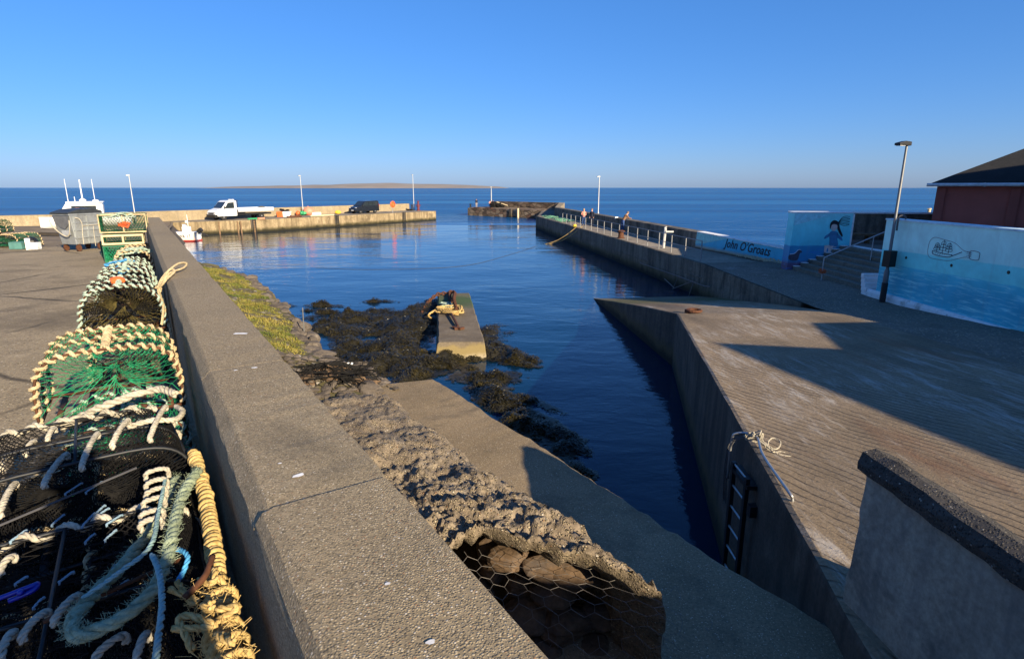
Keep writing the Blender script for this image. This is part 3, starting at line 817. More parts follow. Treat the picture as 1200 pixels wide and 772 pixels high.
def ladder(parent, p, out, h, z0, name='ladder', w=.42, mat=None, step=.3):
    q = MB(); t = V(-out.y, out.x, 0)
    for sg in (-1, 1):
        q.tube([p + t*sg*w/2 + out*.12 + V(0, 0, z0), p + t*sg*w/2 + out*.12 + V(0, 0, z0+h)], .03, 6)
    k = 0
    while k*step < h:
        q.tube([p - t*w/2 + out*.12 + V(0, 0, z0+k*step), p + t*w/2 + out*.12 + V(0, 0, z0+k*step)], .018, 5); k += 1
    return q.build(name, mat or M['dark_metal'], parent, world=True)
for a in (34.1, 21.2, 7.8):
    mb = MB(); p = LP(a, 0); mb.box(p + V(0, 0, .55) - ln*.02, (.16, .7, 2.2), atan2(le.y, le.x)+pi/2)
    mb.build('ladder_recess_shade', M['dark_wall'], pr, world=True)  # dark block on the pier face paints the shade of a recess
    ladder(pr, LP(a, -.10), -ln, 2.3, -.6)
for q in (LB + V(-1.0, -.73, 0), LB + V(-2.7, -1.95, 0), LB + le*-1.0*-1 + ln*0, LA + le*34.0):
    mb = MB(); mb.box(V(q.x+.04, q.y-.05, .4), (.15, .15, 2.2), .6); mb.build('timber_fender', M['timber'], pr, world=True)
# sea wall behind the deck, running on to the left behind the track
mb = MB(); sw = [LP(-.3, 6.6), LP(18, 6.5), LP(36, 6.3), V(-47.2, 60.2, 0), V(-52, 55, 0), V(-62, 42, 0), V(-80, 20, 0)]
tops = [2.72, 2.72, 2.75, 2.8, 2.85, 3.3, 4.2]
b0 = len(mb.v)
pts = []; tz = []
for (a, c, za, zc) in zip(sw, sw[1:], tops, tops[1:]):
    m_ = max(1, int((c-a).length/2.5))
    for k in range(m_): pts.append(a.lerp(c, k/m_)); tz.append(za + (zc-za)*k/m_)
pts.append(sw[-1]); tz.append(tops[-1])
for k, p in enumerate(pts):
    t = (pts[min(k+1, len(pts)-1)] - pts[max(k-1, 0)]).normalized(); n_ = V(t.y, -t.x, 0)
    if n_.x > 0: n_ = -n_
    z = tz[k] + .03*fbm(k*.4, 2)
    for d, zz in ((0, 1.0), (.04, z-.03), (.08, z), (.92, z), (.98, -2.6)):
        mb.v.append((p.x+n_.x*d, p.y+n_.y*d, zz))
for k in range(len(pts)-1):
    for q in range(4): mb.face((b0+k*5+q, b0+k*5+q+1, b0+(k+1)*5+q+1, b0+(k+1)*5+q))
mb.face([b0+q for q in range(5)]); mb.face([b0+(len(pts)-1)*5+q for q in range(5)])
tag(mb.build('sea_wall', M['seawall']), 'long pale sea wall behind the left pier and the earth track', 'wall')

# ------------------------------------------------------------------ right pier
RI = [(9.75, 18.9), (9.72, 29.08), (8.79, 37.44), (6.21, 57.8), (3.32, 80.95)]
RO = [(15.5, 18.9), (15.2, 29.2), (13.0, 36.9), (11.2, 51.8), (7.3, 84.5)]
def rin(y):
    for a, c in zip(RI, RI[1:]):
        if y <= c[1]: return a[0] + (c[0]-a[0])*(y-a[1])/(c[1]-a[1])
    return RI[-1][0]
def rz(y): return 1.75 - .06*max(0, (y-25)/56)
pr = thing('right_pier', 'long dark concrete pier with railings leading out along the right of the harbour', 'pier', (9, 50, 0))
mb = MB()
ys = [18.9 + (80.95-18.9)*k/60 for k in range(61)]
poly = [(rin(y) + .03*fbm(y*.7, 1), y) for y in ys] + RO[::-1]
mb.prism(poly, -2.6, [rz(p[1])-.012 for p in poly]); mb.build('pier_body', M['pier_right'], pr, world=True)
mb = MB()
mb.grid(lambda i, j: (lambda y: (rin(y)+.12 + (3.1+(y-29)*-.012 if y < 36 else 3.0+0*y)*i, y, rz(y)+.004))(27.5 + 53*j), 2, 40)
mb.build('walkway', M['deck'], pr, world=True)
mb = MB()   # ledge course half way down the face and darker tide band of weed
for a, c in zip(RI[1:], RI[2:]):
    d = (V(*c, 0)-V(*a, 0)); L = d.length; d.normalize(); n_ = V(-d.y, d.x, 0)
    if n_.x > 0: n_ = -n_
    k = 0.0
    while k < L-2.4:
        l = rnd(1.8, 5)
        if random.random() < .5:
            q = V(*a, 0) + d*(k+l/2) + n_*.0
            mb = MB(); mb.box((q.x, q.y, .95+rnd(-.15, .1)), (l, .08, .05), atan2(d.y, d.x)); mb.build('ledge', M['pier_right'], pr, world=True)
        k += l+.3
# sea wall on its outer side
WI = [(11.75, 36.6), (10.25, 51.7), (6.27, 85.9)]
sv = thing('pier_sea_wall', 'grey sea wall along the outer side of the right pier behind the people', 'wall', (9, 60, 1.6))
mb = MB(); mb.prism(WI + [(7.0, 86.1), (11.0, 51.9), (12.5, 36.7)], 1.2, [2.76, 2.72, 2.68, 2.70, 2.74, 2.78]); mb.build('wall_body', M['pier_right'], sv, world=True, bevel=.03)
mb = MB(); mb.prism([(6.3, 85.9), (7.1, 86), (10.2, 113.2), (9.2, 113.8)], -1, 2.68); mb.build('linking_wall', M['seawall'], sv, world=True)
# pier head
hd = thing('stone_pier', 'old rubble stone pier head at the far right of the harbour mouth', 'pier', (0, 115, 0))
HP = [(-9.0, 118.6), (-2.8, 113.2), (3.6, 107.6), (5.6, 106), (9.5, 112.5), (-4.9, 127.5), (-8.6, 123.5)]
mb = MB(); mb.prism(HP, -2.6, 1.5); mb.build('head_body', M['masonry'], hd, world=True)
mb = MB(); mb.prism([(-3.9, 126.0), (9.6, 113.6), (9.9, 114.6), (-3.3, 127.4)], 1.4, 2.65); mb.build('head_parapet', M['masonry'], hd, world=True)
mb = MB(); mb.prism([(3.4, 81.3), (7.2, 84.2), (9.4, 113.4), (5.4, 106)], -2.6, 1.45); mb.build('link_walkway', M['pier_right'], hd, world=True)
mb = MB(); mb.box((1.1, 109.6, .5), (.3, .3, 2.5), .5); mb.build('timber_fender', M['pale_timber'], hd, world=True)
mb = MB(); mb.box((-.3, 110.9, .5), (.5, .2, 2.2), -.73); mb.build('recess_shade', M['dark_wall'], hd, world=True)  # dark block on the stone face stands for a recess in shade

# ------------------------------------------------------------------ painted walls on the right
def strip(mb, pts, z): pass
def paint_mat(name, bands, streaks):
    """horizontal bands of paint in the wall's own frame; bands = [(height, colour)], slope lets the horizon tilt"""
    m, nt = newmat(name); v = coords(nt); sp = nd(nt, 'SeparateXYZ', {'Vector': v})
    wob = math_(nt, 'MULTIPLY', math_(nt, 'SUBTRACT', nz(nt, v, 1.3, 6, .6), .5), .10)
    z = math_(nt, 'ADD', math_(nt, 'SUBTRACT', sp.outputs[2], math_(nt, 'MULTIPLY', sp.outputs[0], streaks.get('slope', 0))), wob)
    zz = math_(nt, 'DIVIDE', z, 3.0, clamp=True)
    st = []
    for k, (h, c_) in enumerate(bands):
        st.append((max(0, h/3.0), c_))
    c = ramp(nt, zz, st)
    f = nz(nt, v, 1.2, 7, .65, .4)
    c = mix(nt, c, ramp(nt, f, [(.3, .8), (.7, 1.18)]), .8, 'MULTIPLY')
    if 'wave' in streaks:
        sv_ = coords(nt, (.55, 1, 5.5))
        w = ramp(nt, nz(nt, sv_, 2.1, 8, .72, .6), [(.50, 0.0), (.63, 1.0)])
        below = math_(nt, 'LESS_THAN', z, streaks['wave'])
        c = mix(nt, c, streaks['wc'], math_(nt, 'MULTIPLY', math_(nt, 'MULTIPLY', w, below), .8))
        w2 = ramp(nt, nz(nt, coords(nt, (.7, 1, 4), loc=(9, 0, 3)), 3.3, 8, .75, .6), [(.60, 0.0), (.70, 1.0)])
        c = mix(nt, c, streaks['wd'], math_(nt, 'MULTIPLY', math_(nt, 'MULTIPLY', w2, below), .6))
    d = ramp(nt, nz(nt, coords(nt, (2.2, 2.2, .3)), 1.6, 7, .65), [(.55, 0.0), (.75, 1.0)])
    c = mix(nt, c, (.20,.24,.26), math_(nt, 'MULTIPLY', d, .22))
    return finish(m, nt, c, .6, f, .15, .01, 0, .3)
def wall_frame(a, c):
    d = V(*c, 0) - V(*a, 0); return d.length, atan2(d.y, d.x)
def line(mb, pts, y, r=.012, closed=False):
    mb.tube([(p[0], y, p[1]) for p in (pts if not closed else list(pts)+[pts[0]])], r, 4)
def flat(mb, pts, y): mb.poly([(p[0], y, p[1]) for p in pts]); 

# main mural wall: sea, sky and a ship in a bottle
A1 = P(1012, 344, 1.83); A2 = P(1200, 388, 2.10)
L1, rz1 = wall_frame(A1[:2], A2[:2])
d1 = V(cos(rz1), sin(rz1), 0)
mw = thing('mural_wall', 'big blue seascape mural wall with a ship in a bottle beside the black based lamp post', 'wall', (A1[0], A1[1], 1.55), rz1)
WL = 7.0; WT = 4.46-1.55
MUR = paint_mat('seascape_paint', [(.0, (.10,.62,.72)), (.5, (.05,.48,.62)), (1.02, (.045,.42,.58)), (1.45, (.07,.58,.70)), (1.49, (.20,.78,.78)), (1.92, (.22,.80,.80)), (1.96, (.52,.90,.84)), (2.9, (.62,.94,.86))], dict(slope=.016, wave=1.46, wc=(.36,.84,.86), wd=(.03,.26,.46)))
mb = MB(); mb.prism([(.66, 0), (WL, 0), (WL, .42), (.66, .42)], 0, WT); mb.prism([(WL, .003), (11.3, .003), (11.3, .417), (WL, .417)], 0, 1.95); mb.build('painted_face', MUR, mw)
mb = MB(); mb.extr([(-.10, -.2), (-.10, .42), (-.07, .50), (0, .52), (0, -.2)], .3, 11.3, 'x'); mb.build('white_plinth', M['white_paint'], mw, bevel=.02)
mb = MB(); mb.box((WL/2+.33, .21, WT+.02), (WL-.66, .50, .05)); mb.build('wall_cap', plain('faded_blue_cap', (.55,.74,.82), .7), mw)
# stepped white side cheek against the stairs
mb = MB()
for k in range(6):
    mb.box((.20-.06*k+.0, .0+.22, .16+.15*k), (.42-.05*k, .60, .15+.001*k))
mb.build('stepped_cheek', M['white_paint'], mw, bevel=.015)
mb = MB()
bx, bz = 3.55, 2.18     # bottle
bot = spline([(bx-.62, bz+.02), (bx-.60, bz+.22), (bx-.45, bz+.33), (bx-.1, bz+.30), (bx+.25, bz+.25), (bx+.55, bz+.08), (bx+.68, bz+.03), (bx+.78, bz+.03), (bx+.78, bz-.07), (bx+.66, bz-.07), (bx+.45, bz-.13), (bx+.2, bz-.24), (bx-.2, bz-.28), (bx-.52, bz-.25), (bx-.61, bz-.12)], 5, True) if False else None
def s2(pts, n=6, closed=False): return [(q.x, q.y) for q in spline([(p[0], p[1], 0) for p in pts], n, closed)]
bot = s2([(bx-.72, bz+.02), (bx-.69, bz+.22), (bx-.52, bz+.34), (bx-.15, bz+.31), (bx+.30, bz+.25), (bx+.62, bz+.10), (bx+.78, bz+.06), (bx+.92, bz+.06), (bx+.92, bz-.09), (bx+.78, bz-.09), (bx+.5, bz-.17), (bx+.2, bz-.26), (bx-.2, bz-.28), (bx-.58, bz-.26), (bx-.70, bz-.14)], 5, True)
line(mb, bot, -.004, .007, True)
for zz in (-.05, .0, .045): line(mb, [(bx+.80, bz+zz), (bx+.98, bz+zz)], -.004, .006)
line(mb, s2([(bx+.92, bz+.09), (bx+1.22, bz+.085), (bx+1.25, bz-.02), (bx+1.22, bz-.12), (bx+.93, bz-.11)], 3, True), -.004, .010, True)
mb.build('painted_bottle', plain('bottle_outline_paint', (.20,.22,.24), .7), mw)
mb = MB()
line(mb, s2([(bx-.52, bz-.05), (bx-.45, bz-.15), (bx+.1, bz-.17), (bx+.32, bz-.10), (bx+.62, bz+.03)], 5), -.004, .011)
line(mb, s2([(bx-.52, bz-.05), (bx-.1, bz-.08), (bx+.32, bz-.10)], 4), -.004, .009)
for mx, hh in ((-.36, .20), (-.12, .30), (.12, .24)):
    line(mb, [(bx+mx, bz-.07), (bx+mx+.02, bz+hh)], -.004, .008)
    for k in range(3):
        z0 = bz + .0 + hh*(.16+.28*k); w = .12-.02*k
        line(mb, s2([(bx+mx-w, z0), (bx+mx, z0+.05), (bx+mx+w, z0+.02), (bx+mx+w*.9, z0-.04), (bx+mx-w*.8, z0-.05)], 3, True), -.004, .007, True)
for k in range(9): line(mb, [(bx-.48+.09*k, bz-.14+.012*abs(k-3)), (bx-.44+.09*k, bz-.085)], -.004, .006)
mb.build('painted_ship', plain('ship_outline_paint', (.015,.035,.07), .7), mw)
for px_, pz_ in ((1.93, 1.79), (3.88, 1.80), (5.81, 1.88)):
    mb = MB(); mb.lathe([(.045, -.012), (.045, -.004), (.0, -.004)], (px_, 0, pz_), 10, 'y', cap=False); mb.lathe([(.032, -.016), (0, -.016)], (px_, 0, pz_), 10, 'y', cap=False)
    mb.build('weep_hole', M['black'], mw)

# middle mural block beside the stairs: shore scene with a seated girl and a seal
B1 = P(921, 316, 1.83)
mm = thing('mural_block', 'square blue mural block at the stair top with a seated girl and a seal', 'wall', (B1[0], B1[1], 1.55), R(2))
MID = paint_mat('shore_paint', [(.0, (.10,.06,.12)), (.55, (.12,.08,.15)), (.72, (.04,.24,.44)), (1.35, (.04,.32,.54)), (1.40, (.12,.68,.80)), (2.25, (.20,.78,.82)), (2.9, (.32,.82,.82))], dict(slope=.0, wave=1.34, wc=(.03,.22,.55), wd=(.10,.07,.14)))
BW = 2.82; BT = 4.37-1.55
mb = MB(); mb.extr([(0.02, 0), (.12, BT), (BW+.02, BT), (BW, 0)], 0, .55, 'y'); mb.build('painted_face', MID, mm)
mb = MB(); mb.box((BW/2+.08, .3, BT+.025), (BW-.06, .62, .05)); mb.box((BW+.03, -.012, BT/2+.4), (.07, .02, BT-.85)); mb.build('white_edge', M['white_paint'], mm)
mb = MB()
flat(mb, [(.14, BT-.02), (.14, BT-.52), (1.0, BT-.30), (1.75, BT-.06)], -.006); mb.build('pale_wedge', plain('pale_cloud_paint', (.36,.78,.84), .7), mm)
gx, gz = 2.02, 1.72
mb = MB(); flat(mb, s2([(gx-.18, gz+.28), (gx+.18, gz+.26), (gx+.20, gz-.05), (gx+.26, gz-.36), (gx-.10, gz-.38), (gx-.16, gz-.1)], 3, True), -.012)
flat(mb, [(gx-.17, gz+.24), (gx-.38, gz+.10), (gx-.43, gz-.02), (gx-.37, gz-.04), (gx-.14, gz+.10)], -.012); flat(mb, [(gx+.15, gz+.22), (gx+.40, gz+.02), (gx+.46, gz-.12), (gx+.40, gz-.12), (gx+.14, gz+.06)], -.012)
mb.build('painted_dress', plain('mural_blue_cloth', (.06,.24,.42), .7), mm)
mb = MB(); flat(mb, s2([(gx-.17, gz+.60), (gx+.10, gz+.60), (gx+.13, gz+.44), (gx-.02, gz+.31), (gx-.15, gz+.42)], 3, True), -.016)
mb.build('painted_face', plain('mural_face', (.70,.56,.50), .7), mm); mb = MB(); flat(mb, [(gx-.36, gz-.36), (gx-.22, gz-.34), (gx-.24, gz-.72), (gx-.34, gz-.74)], -.012); flat(mb, [(gx-.17, gz-.36), (gx+.06, gz-.36), (gx-.06, gz-.74), (gx-.16, gz-.74)], -.016); flat(mb, [(gx-.36, gz-.34), (gx+.2, gz-.28), (gx+.2, gz-.42), (gx-.34, gz-.48)], -.009)
mb.build('painted_legs', plain('mural_skin', (.70,.56,.50), .7), mm)
mb = MB(); flat(mb, s2([(gx-.20, gz+.40), (gx-.22, gz+.68), (gx-.05, gz+.80), (gx+.16, gz+.70), (gx+.24, gz+.46), (gx+.42, gz+.12), (gx+.36, gz+.08), (gx+.15, gz+.38), (gx+.10, gz+.58), (gx-.08, gz+.62), (gx-.16, gz+.55)], 3, True), -.020)
for k in range(7): line(mb, s2([(gx+.1, gz+.62), (gx+.28, gz+.70+.05*k-.1), (gx+.44, gz+.55+.07*k), (gx+.66, gz+.60+.06*k-.03*(k % 2))], 4), -.008, .010)
mb.build('painted_hair', plain('mural_dark_hair', (.018,.018,.025), .7), mm)
mb = MB(); flat(mb, s2([(.06, .95), (.30, 1.0), (.46, 1.16), (.58, 1.17), (.66, 1.08), (.56, 1.02), (.48, .72), (.20, .70), (.06, .78)], 3, True), -.006); mb.build('painted_seal', plain('mural_seal', (.07,.07,.10), .7), mm)
mb = MB(); line(mb, s2([(.10, .99), (.32, 1.03), (.46, 1.18), (.58, 1.19)], 4), -.009, .014); mb.build('seal_highlight', plain('mural_seal_light', (.7,.72,.75), .7), mm)

# low mural along the pier wall with the place name
C1 = (11.72, 36.75); C2 = (13.75, 26.0)
C2 = (B1[0]+1.1, B1[1]+.6)
L3, rz3 = wall_frame(C1, C2)
lm = thing('low_mural_wall', "low turquoise mural wall lettered John O'Groats beside the pier railings", 'wall', (C1[0], C1[1], 1.5), rz3)
LOW = paint_mat('beach_paint', [(.0, (.05,.042,.035)), (.30, (.06,.05,.04)), (.38, (.36,.34,.25)), (.55, (.04,.42,.60)), (.62, (.04,.44,.64)), (1.0, (.05,.48,.66)), (1.3, (.10,.54,.64))], dict(slope=-.006))
mb = MB(); mb.extr([(-.1, 0), (.12, 1.27), (L3, 1.02), (L3, 0)], 0, .5, 'y'); mb.build('painted_face', LOW, lm)
mb = MB(); mb.prism([(.12, -.03), (L3, -.03), (L3, .53), (.12, .53)], [1.265, 1.02, 1.02, 1.265], [1.315, 1.07, 1.07, 1.315]); mb.build('white_cap', M['white_paint'], lm)
mb = MB(); flat(mb, [(.05, .95), (.10, 1.25), (L3*.36, 1.16), (.9, .62), (-.02, .52)], -.006); mb.build('pale_wedge', plain('pale_turquoise_paint', (.26,.62,.62), .7), lm)  # pale wedge over the upper left of the low mural
mb = MB()
for k in range(150):
    x = rnd(L3*.45, L3-.1); z = rnd(.30, .34+.42*(x/L3-.4)); r_ = rnd(.02, .06)
    mb.poly([(x + r_*1.8*cos(2*pi*a/7)*rnd(.7, 1.2), -.006-.0001*k, z + r_*sin(2*pi*a/7)*rnd(.7, 1.2)) for a in range(7)])
mb.build('painted_pebbles', plain('mural_sand', (.42,.40,.28), .8, 0, .5, 20), lm)
tc = bpy.data.curves.new('lettering', 'FONT'); tc.body = "John O'Groats"; tc.size = .58; tc.shear = .35; tc.extrude = .003; tc.offset = .008; tc.space_character = 1.05
to = bpy.data.objects.new('tmp', tc); COL.objects.link(to); bpy.context.view_layer.update()
me = bpy.data.meshes.new_from_object(to.evaluated_get(bpy.context.evaluated_depsgraph_get()))
bpy.data.objects.remove(to)
w_ = max(v.co.x for v in me.vertices); me.materials.clear(); me.materials.append(plain('lettering_paint', (.012,.03,.05), .7))
to = bpy.data.objects.new('lettering', me); COL.objects.link(to); to.parent = lm
to.location = (L3*.33, -.012, .66); to.rotation_euler = (pi/2, R(1.0), 0); to.scale = (L3*.42/w_, L3*.42/w_*1.0, 1)

# stairs between the two painted walls, with a handrail
SX0, SY0, SX1, SY1 = 12.45, 20.0, 12.45, B1[1]-.02
st = thing('stairs', 'broad worn concrete steps climbing between the two blue murals', 'stairs', (13.4, 22.6, 1.7))
mb = MB(); nS = 7; tr = .34; rs = .152
sx0 = B1[0]+.28
for k in range(nS):
    x0 = sx0 + tr*k
    mb.prism([(x0, A1[1]-.0+.3), (x0+tr, A1[1]+.3), (x0+tr, SY1), (x0, SY1)], 1.4, 1.85 + rs*(k+1)+.002*k)
mb.build('treads', M['step'], st, world=True, bevel=.02)
for k in range(nS):
    mb = MB(); x0 = sx0 + tr*k; mb.box((x0+tr*.45, SY1-.09, 1.85+rs*(k+1)+.012+.002*k), (tr*.8, .2, .02)); mb.build('white_tread_end', M['white_paint'], st, world=True)
lx = sx0 + tr*nS; lz = 1.85+rs*nS
mb = MB(); mb.box((lx+.12, (SY1+A1[1])/2, lz-.03), (.25, SY1-A1[1]-.5, .16)); mb.build('white_nosing', M['white_paint'], st, world=True)
mb = MB(); mb.poly([(lx+.2, 10, lz+.0), (lx+16, 10, lz), (lx+16, 31, lz), (lx+.2, 31, lz)])
kind(mb.build('upper_terrace', M['landing']), 'structure')
mb = MB(); mb.prism([(lx-.4, SY1+.56), (lx-.4, 30.6), (lx+.21, 30.6), (lx+.21, SY1+.56)], 1.3, lz-.006); tag(mb.build('terrace_edge', M['landing']), 'concrete edge of the upper terrace behind the girl mural', 'wall')
hr = thing('stair_handrail', 'pale steel handrail rising up the middle of the steps', 'handrail', (12.9, 23.2, 1.85))
hy = A1[1] + (SY1-A1[1])*.48
mb = MB()
h0 = V(sx0-.25, hy+.15, 0); h1 = V(lx+.45, hy+.2, 0)
mb.tube(spline([h0 + V(0, 0, 1.83), h0 + V(0, 0, 2.66), h0 + V(.08, 0, 2.78)], 4) + [h1 + V(0, 0, lz+1.2), h1 + V(.06, 0, lz+1.15)], .026, 8); mb.build('rail', M['pole'], hr, world=True)
mid = h0.lerp(h1, .62)
for q, z0, z1 in ((mid, 1.85+rs*4, 2.78+(lz+1.2-2.78)*.62), (h1, lz, lz+1.19)):
    mb = MB(); mb.tube([q + V(0, 0, z0), q + V(0, 0, z1)], .022, 8); mb.build('post', M['pole'], hr, world=True)
ob = MB()
for k in range(5): ob.tube(spline([h0 + V(rnd(-.12, .12), rnd(-.12, .12), 2.22+rnd(-.1, .1)) for _ in range(7)], 5, True), .014, 5, True)
tag(ob.build('rope_tangle', plain('orange_rope', (.55,.12,.04), .9)), 'tangle of orange rope tied to the foot of the stair handrail', 'rope')
# sea wall, timber and post behind the terrace
mb = MB(); yb = 30.2
mb.prism([(B1[0]+1.1, SY1+.5), (B1[0]+1.7, SY1+.5), (B1[0]+2.6, yb), (26, yb-2.6), (26, yb-2), (B1[0]+2.0, yb+.6)], 1.0, 4.22); tw = thing('terrace_sea_wall', 'dark sea wall with a white top behind the upper terrace', 'wall', (18, yb, 2.9)); mb.build('wall_body', M['pier_right'], tw, world=True)
mb = MB(); mb.prism([(B1[0]+1.05, SY1+.56), (B1[0]+1.75, SY1+.56), (B1[0]+2.65, yb-.05), (26, yb-2.66), (26, yb-1.9), (B1[0]+1.95, yb+.65)], 4.225, 4.30); mb.build('white_top', M['white_paint'], tw, world=True)
bn = thing('timber_bench', 'long low timber plank seat against the dark sea wall at the stair top', 'bench', (17, 27.5, lz))
mb = MB(); mb.box((17.0, 27.6, lz+.42), (3.6, .4, .09), -.1); mb.build('seat', M['timber'], bn, world=True)
for x in (15.6, 17, 18.4):
    mb = MB(); mb.box((x, 27.6-.1*(x-17), lz+.19), (.1, .34, .38), -.1); mb.build('leg', M['timber'], bn, world=True)
p = P(1086, 262, 3.3); mb = MB(); mb.tube([(p[0], p[1], lz), (p[0]+.02, p[1], 4.25)], .09, 8); mb.tube([(p[0]-.1, p[1], 4.20), (p[0]+.14, p[1], 4.20)], .03, 6)
tag(mb.build('timber_post', M['pale_timber']), 'short pale timber post left of the red brown building', 'post')
p = V(*P(1066, 260, 4.46)); mb = MB(); mb.tube(spline([p + V(-.1, .4, -.3), p + V(-.1, .4, .08), p + V(-.04, .4, .16), p + V(.08, .4, .16), p + V(.14, .4, .06)], 5), .03, 7)
tag(mb.build('pipe_bend', M['dull_pipe']), 'bent end of a pale pipe showing above the big mural wall', 'pipe')

# red-brown building
bd = thing('red_building', 'dark red rendered building with a low hipped felt roof at the right edge', 'building', (17, 24.2, 2.7))
bc = V(17.25, 23.9, 0); bu = V(sin(R(130)), cos(R(130)), 0); bv = V(sin(R(40)), cos(R(40)), 0)
def BP(u, v, z): q = bc + bu*u + bv*v; return V(q.x, q.y, z)
LU, LV, EZ = 8.5, 9.0, 5.58
mb = MB(); mb.prism([BP(0,0,0)[:2], BP(LU,0,0)[:2], BP(LU,LV,0)[:2], BP(0,LV,0)[:2]], 2.6, EZ); mb.build('wall', M['building'], bd, world=True)
for u in (.16, 2.45, 4.75, 7.05):
    mb = MB(); c_ = BP(u, -.05, (2.6+EZ-.1)/2); mb.box(c_, (.30, .12, EZ-.1-2.6), atan2(bu.y, bu.x)); mb.build('pilaster', M['pilaster'], bd, world=True)
mb = MB(); c_ = BP(LU/2, -.03, 3.55); mb.box(c_, (LU, .07, .22), atan2(bu.y, bu.x)); mb.build('sill_course', M['pilaster'], bd, world=True)
rp = tan30 = math.tan(R(27)); o_ = .28; hh = (LV/2+o_)*rp
mb = MB(); e0, e1, e2, e3 = BP(-o_,-o_,EZ+.06), BP(LU+o_,-o_,EZ+.06), BP(LU+o_,LV+o_,EZ+.06), BP(-o_,LV+o_,EZ+.06)
r0, r1 = BP(LV/2, LV/2, EZ+.06+hh), BP(LU-.5+o_, LV/2, EZ+.06+hh)
for f_ in ((e0,e1,r1,r0), (e1,e2,r1), (e2,e3,r0,r1), (e3,e0,r0), (e3,e2,e1,e0)): mb.poly(f_)
mb.build('roof', M['roof'], bd, world=True)
mb = MB(); mb.tube([BP(-o_-.05, -o_-.06, EZ+.03), BP(LU+o_, -o_-.06, EZ+.03)], .065, 8)
for u in (1.5, 4.2, 6.6): mb.box(BP(u, -o_-.02, EZ+.03), (.06, .12, .15), atan2(bu.y, bu.x))
mb.build('gutter', plain('pale_gutter', (.55,.56,.58), .5), bd, world=True)
# unseen harbour buildings, whose shadows lie on the slipway; the hut is added for shade
ht = thing('gabion_shade_block', 'unseen block added behind the photographer to shade the gabion', 'building', (4.6, -3, 2.4))
mb = MB(); mb.prism([(3.55, -2.0), (5.8, -2.0), (5.8, -4.4), (3.55, -4.4)], 2.2, 5.32); mb.build('wall', M['plaster'], ht, world=True)
mb = MB(); mb.prism([(3.5, -1.95), (5.85, -1.95), (5.85, -4.45), (3.5, -4.45)], 5.32, 5.4); mb.build('roof', M['roof'], ht, world=True)
hb = thing('harbour_house', 'plain harled harbour house standing right of the photographer', 'building', (17, -2, 2.5))
mb = MB(); mb.prism([(12.95, 2.1), (20.5, .1), (20.0, -12), (13.3, -12)], 2.4, 7.0); mb.build('wall', M['plaster'], hb, world=True)
mb = MB(); q = [V(12.85, 2.2, 7), V(20.6, .0, 7), V(20.2, -12.1, 7), V(13.4, -12.1, 7)]; ra, rb = V(17.0, -2.5, 8.2), V(16.9, -8.5, 8.2)
for f_ in ((q[0],q[1],ra), (q[1],q[2],rb,ra), (q[2],q[3],rb), (q[3],q[0],ra,rb), tuple(q[::-1])): mb.poly(f_)
mb.build('roof', M['roof'], hb, world=True)
sh = thing('flat_store', 'flat roofed store behind the mural wall right of the photographer', 'building', (15, 7, 2.5))
mb = MB(); mb.prism([(13.4, 8.4), (19, 8.5), (19, 3.0), (12.2, 3.2), (12.1, 5.6)], 2.4, 5.0); mb.build('wall', M['plaster'], sh, world=True)
mb = MB(); mb.prism([(13.35, 8.45), (19.05, 8.55), (19.05, 2.95), (12.15, 3.15), (12.05, 5.6)], 5.0, 5.1); mb.build('roof', M['roof'], sh, world=True)

hl = thing('harbour_hall', 'tall plain harbour hall standing beyond the right edge of the view', 'building', (24, 12, 2.5))
mb = MB(); mb.prism([(19, 6.5), (30, 6.5), (30, 18), (19, 18)], 2.4, 8.6); mb.build('wall', M['plaster'], hl, world=True)
mb = MB(); q = [V(18.8, 6.3, 8.6), V(30.2, 6.3, 8.6), V(30.2, 18.2, 8.6), V(18.8, 18.2, 8.6)]; ra, rb = V(24.5, 9.5, 10.2), V(24.5, 15, 10.2)
for f_ in ((q[0],q[1],ra), (q[1],q[2],rb,ra), (q[2],q[3],rb), (q[3],q[0],ra,rb), tuple(q[::-1])): mb.poly(f_)
mb.build('roof', M['roof'], hl, world=True)

# ------------------------------------------------------------------ lamp posts
def lamp(name, label, x, y, z0, h, group, sleeve=False, face=0.0, r=.06, arm=.55):
    t = thing(name, label, 'lamp post', (x, y, z0), face, group)
    mb = MB(); mb.lathe([(r*1.6, 0), (r*1.6, h*.2), (r, h*.22), (r*.72, h-.05), (r*.5, h)], n=10); mb.build('pole', M['pole_dark'] if sleeve else M['pole'], t, smooth=True)
    mb = MB(); mb.extr([(-arm, h-.02), (-arm, h+.05), (-arm*.35, h+.11), (.08, h+.09), (.08, h-.03)], -.1, .1, 'y'); mb.build('lamp_head', M['dark_metal'] if sleeve else M['pole'], t, bevel=.015)
    mb = MB(); mb.box((-arm*.62, 0, h-.022), (arm*.55, .15, .03)); mb.build('lens', M['lamp_lens'], t)
    if sleeve:
        mb = MB(); mb.lathe([(r*1.8, 0), (r*1.8, .62), (r*1.5, .64)], n=12); mb.build('base_sleeve', M['dark_metal'], t, smooth=False)
        mb = MB(); mb.box((0, -.02, 1.42), (.30, .26, .52)); mb.build('control_box', M['black'], t, bevel=.01)
    return t
q = V(A1[0], A1[1], 0) + d1*1.52 + V(d1.y, -d1.x, 0)*.28
lamp('lamp_post', 'tall steel lamp post with a black box and black base before the bottle mural', q[0], q[1], 1.84, 4.95, 'harbour lamp posts', True, R(20), .052, .42)
lamp('lamp_post', 'slim grey lamp post standing behind the people on the right pier', 10.05, 68.0, 1.7, 5.0, 'harbour lamp posts', False, R(10), .06, .3)
lamp('lamp_post', 'pale lamp post behind the pot stack, leftmost on the horizon', -42.4, 65.5, 1.8, 5.0, 'harbour lamp posts', False, R(40), .06, .3)
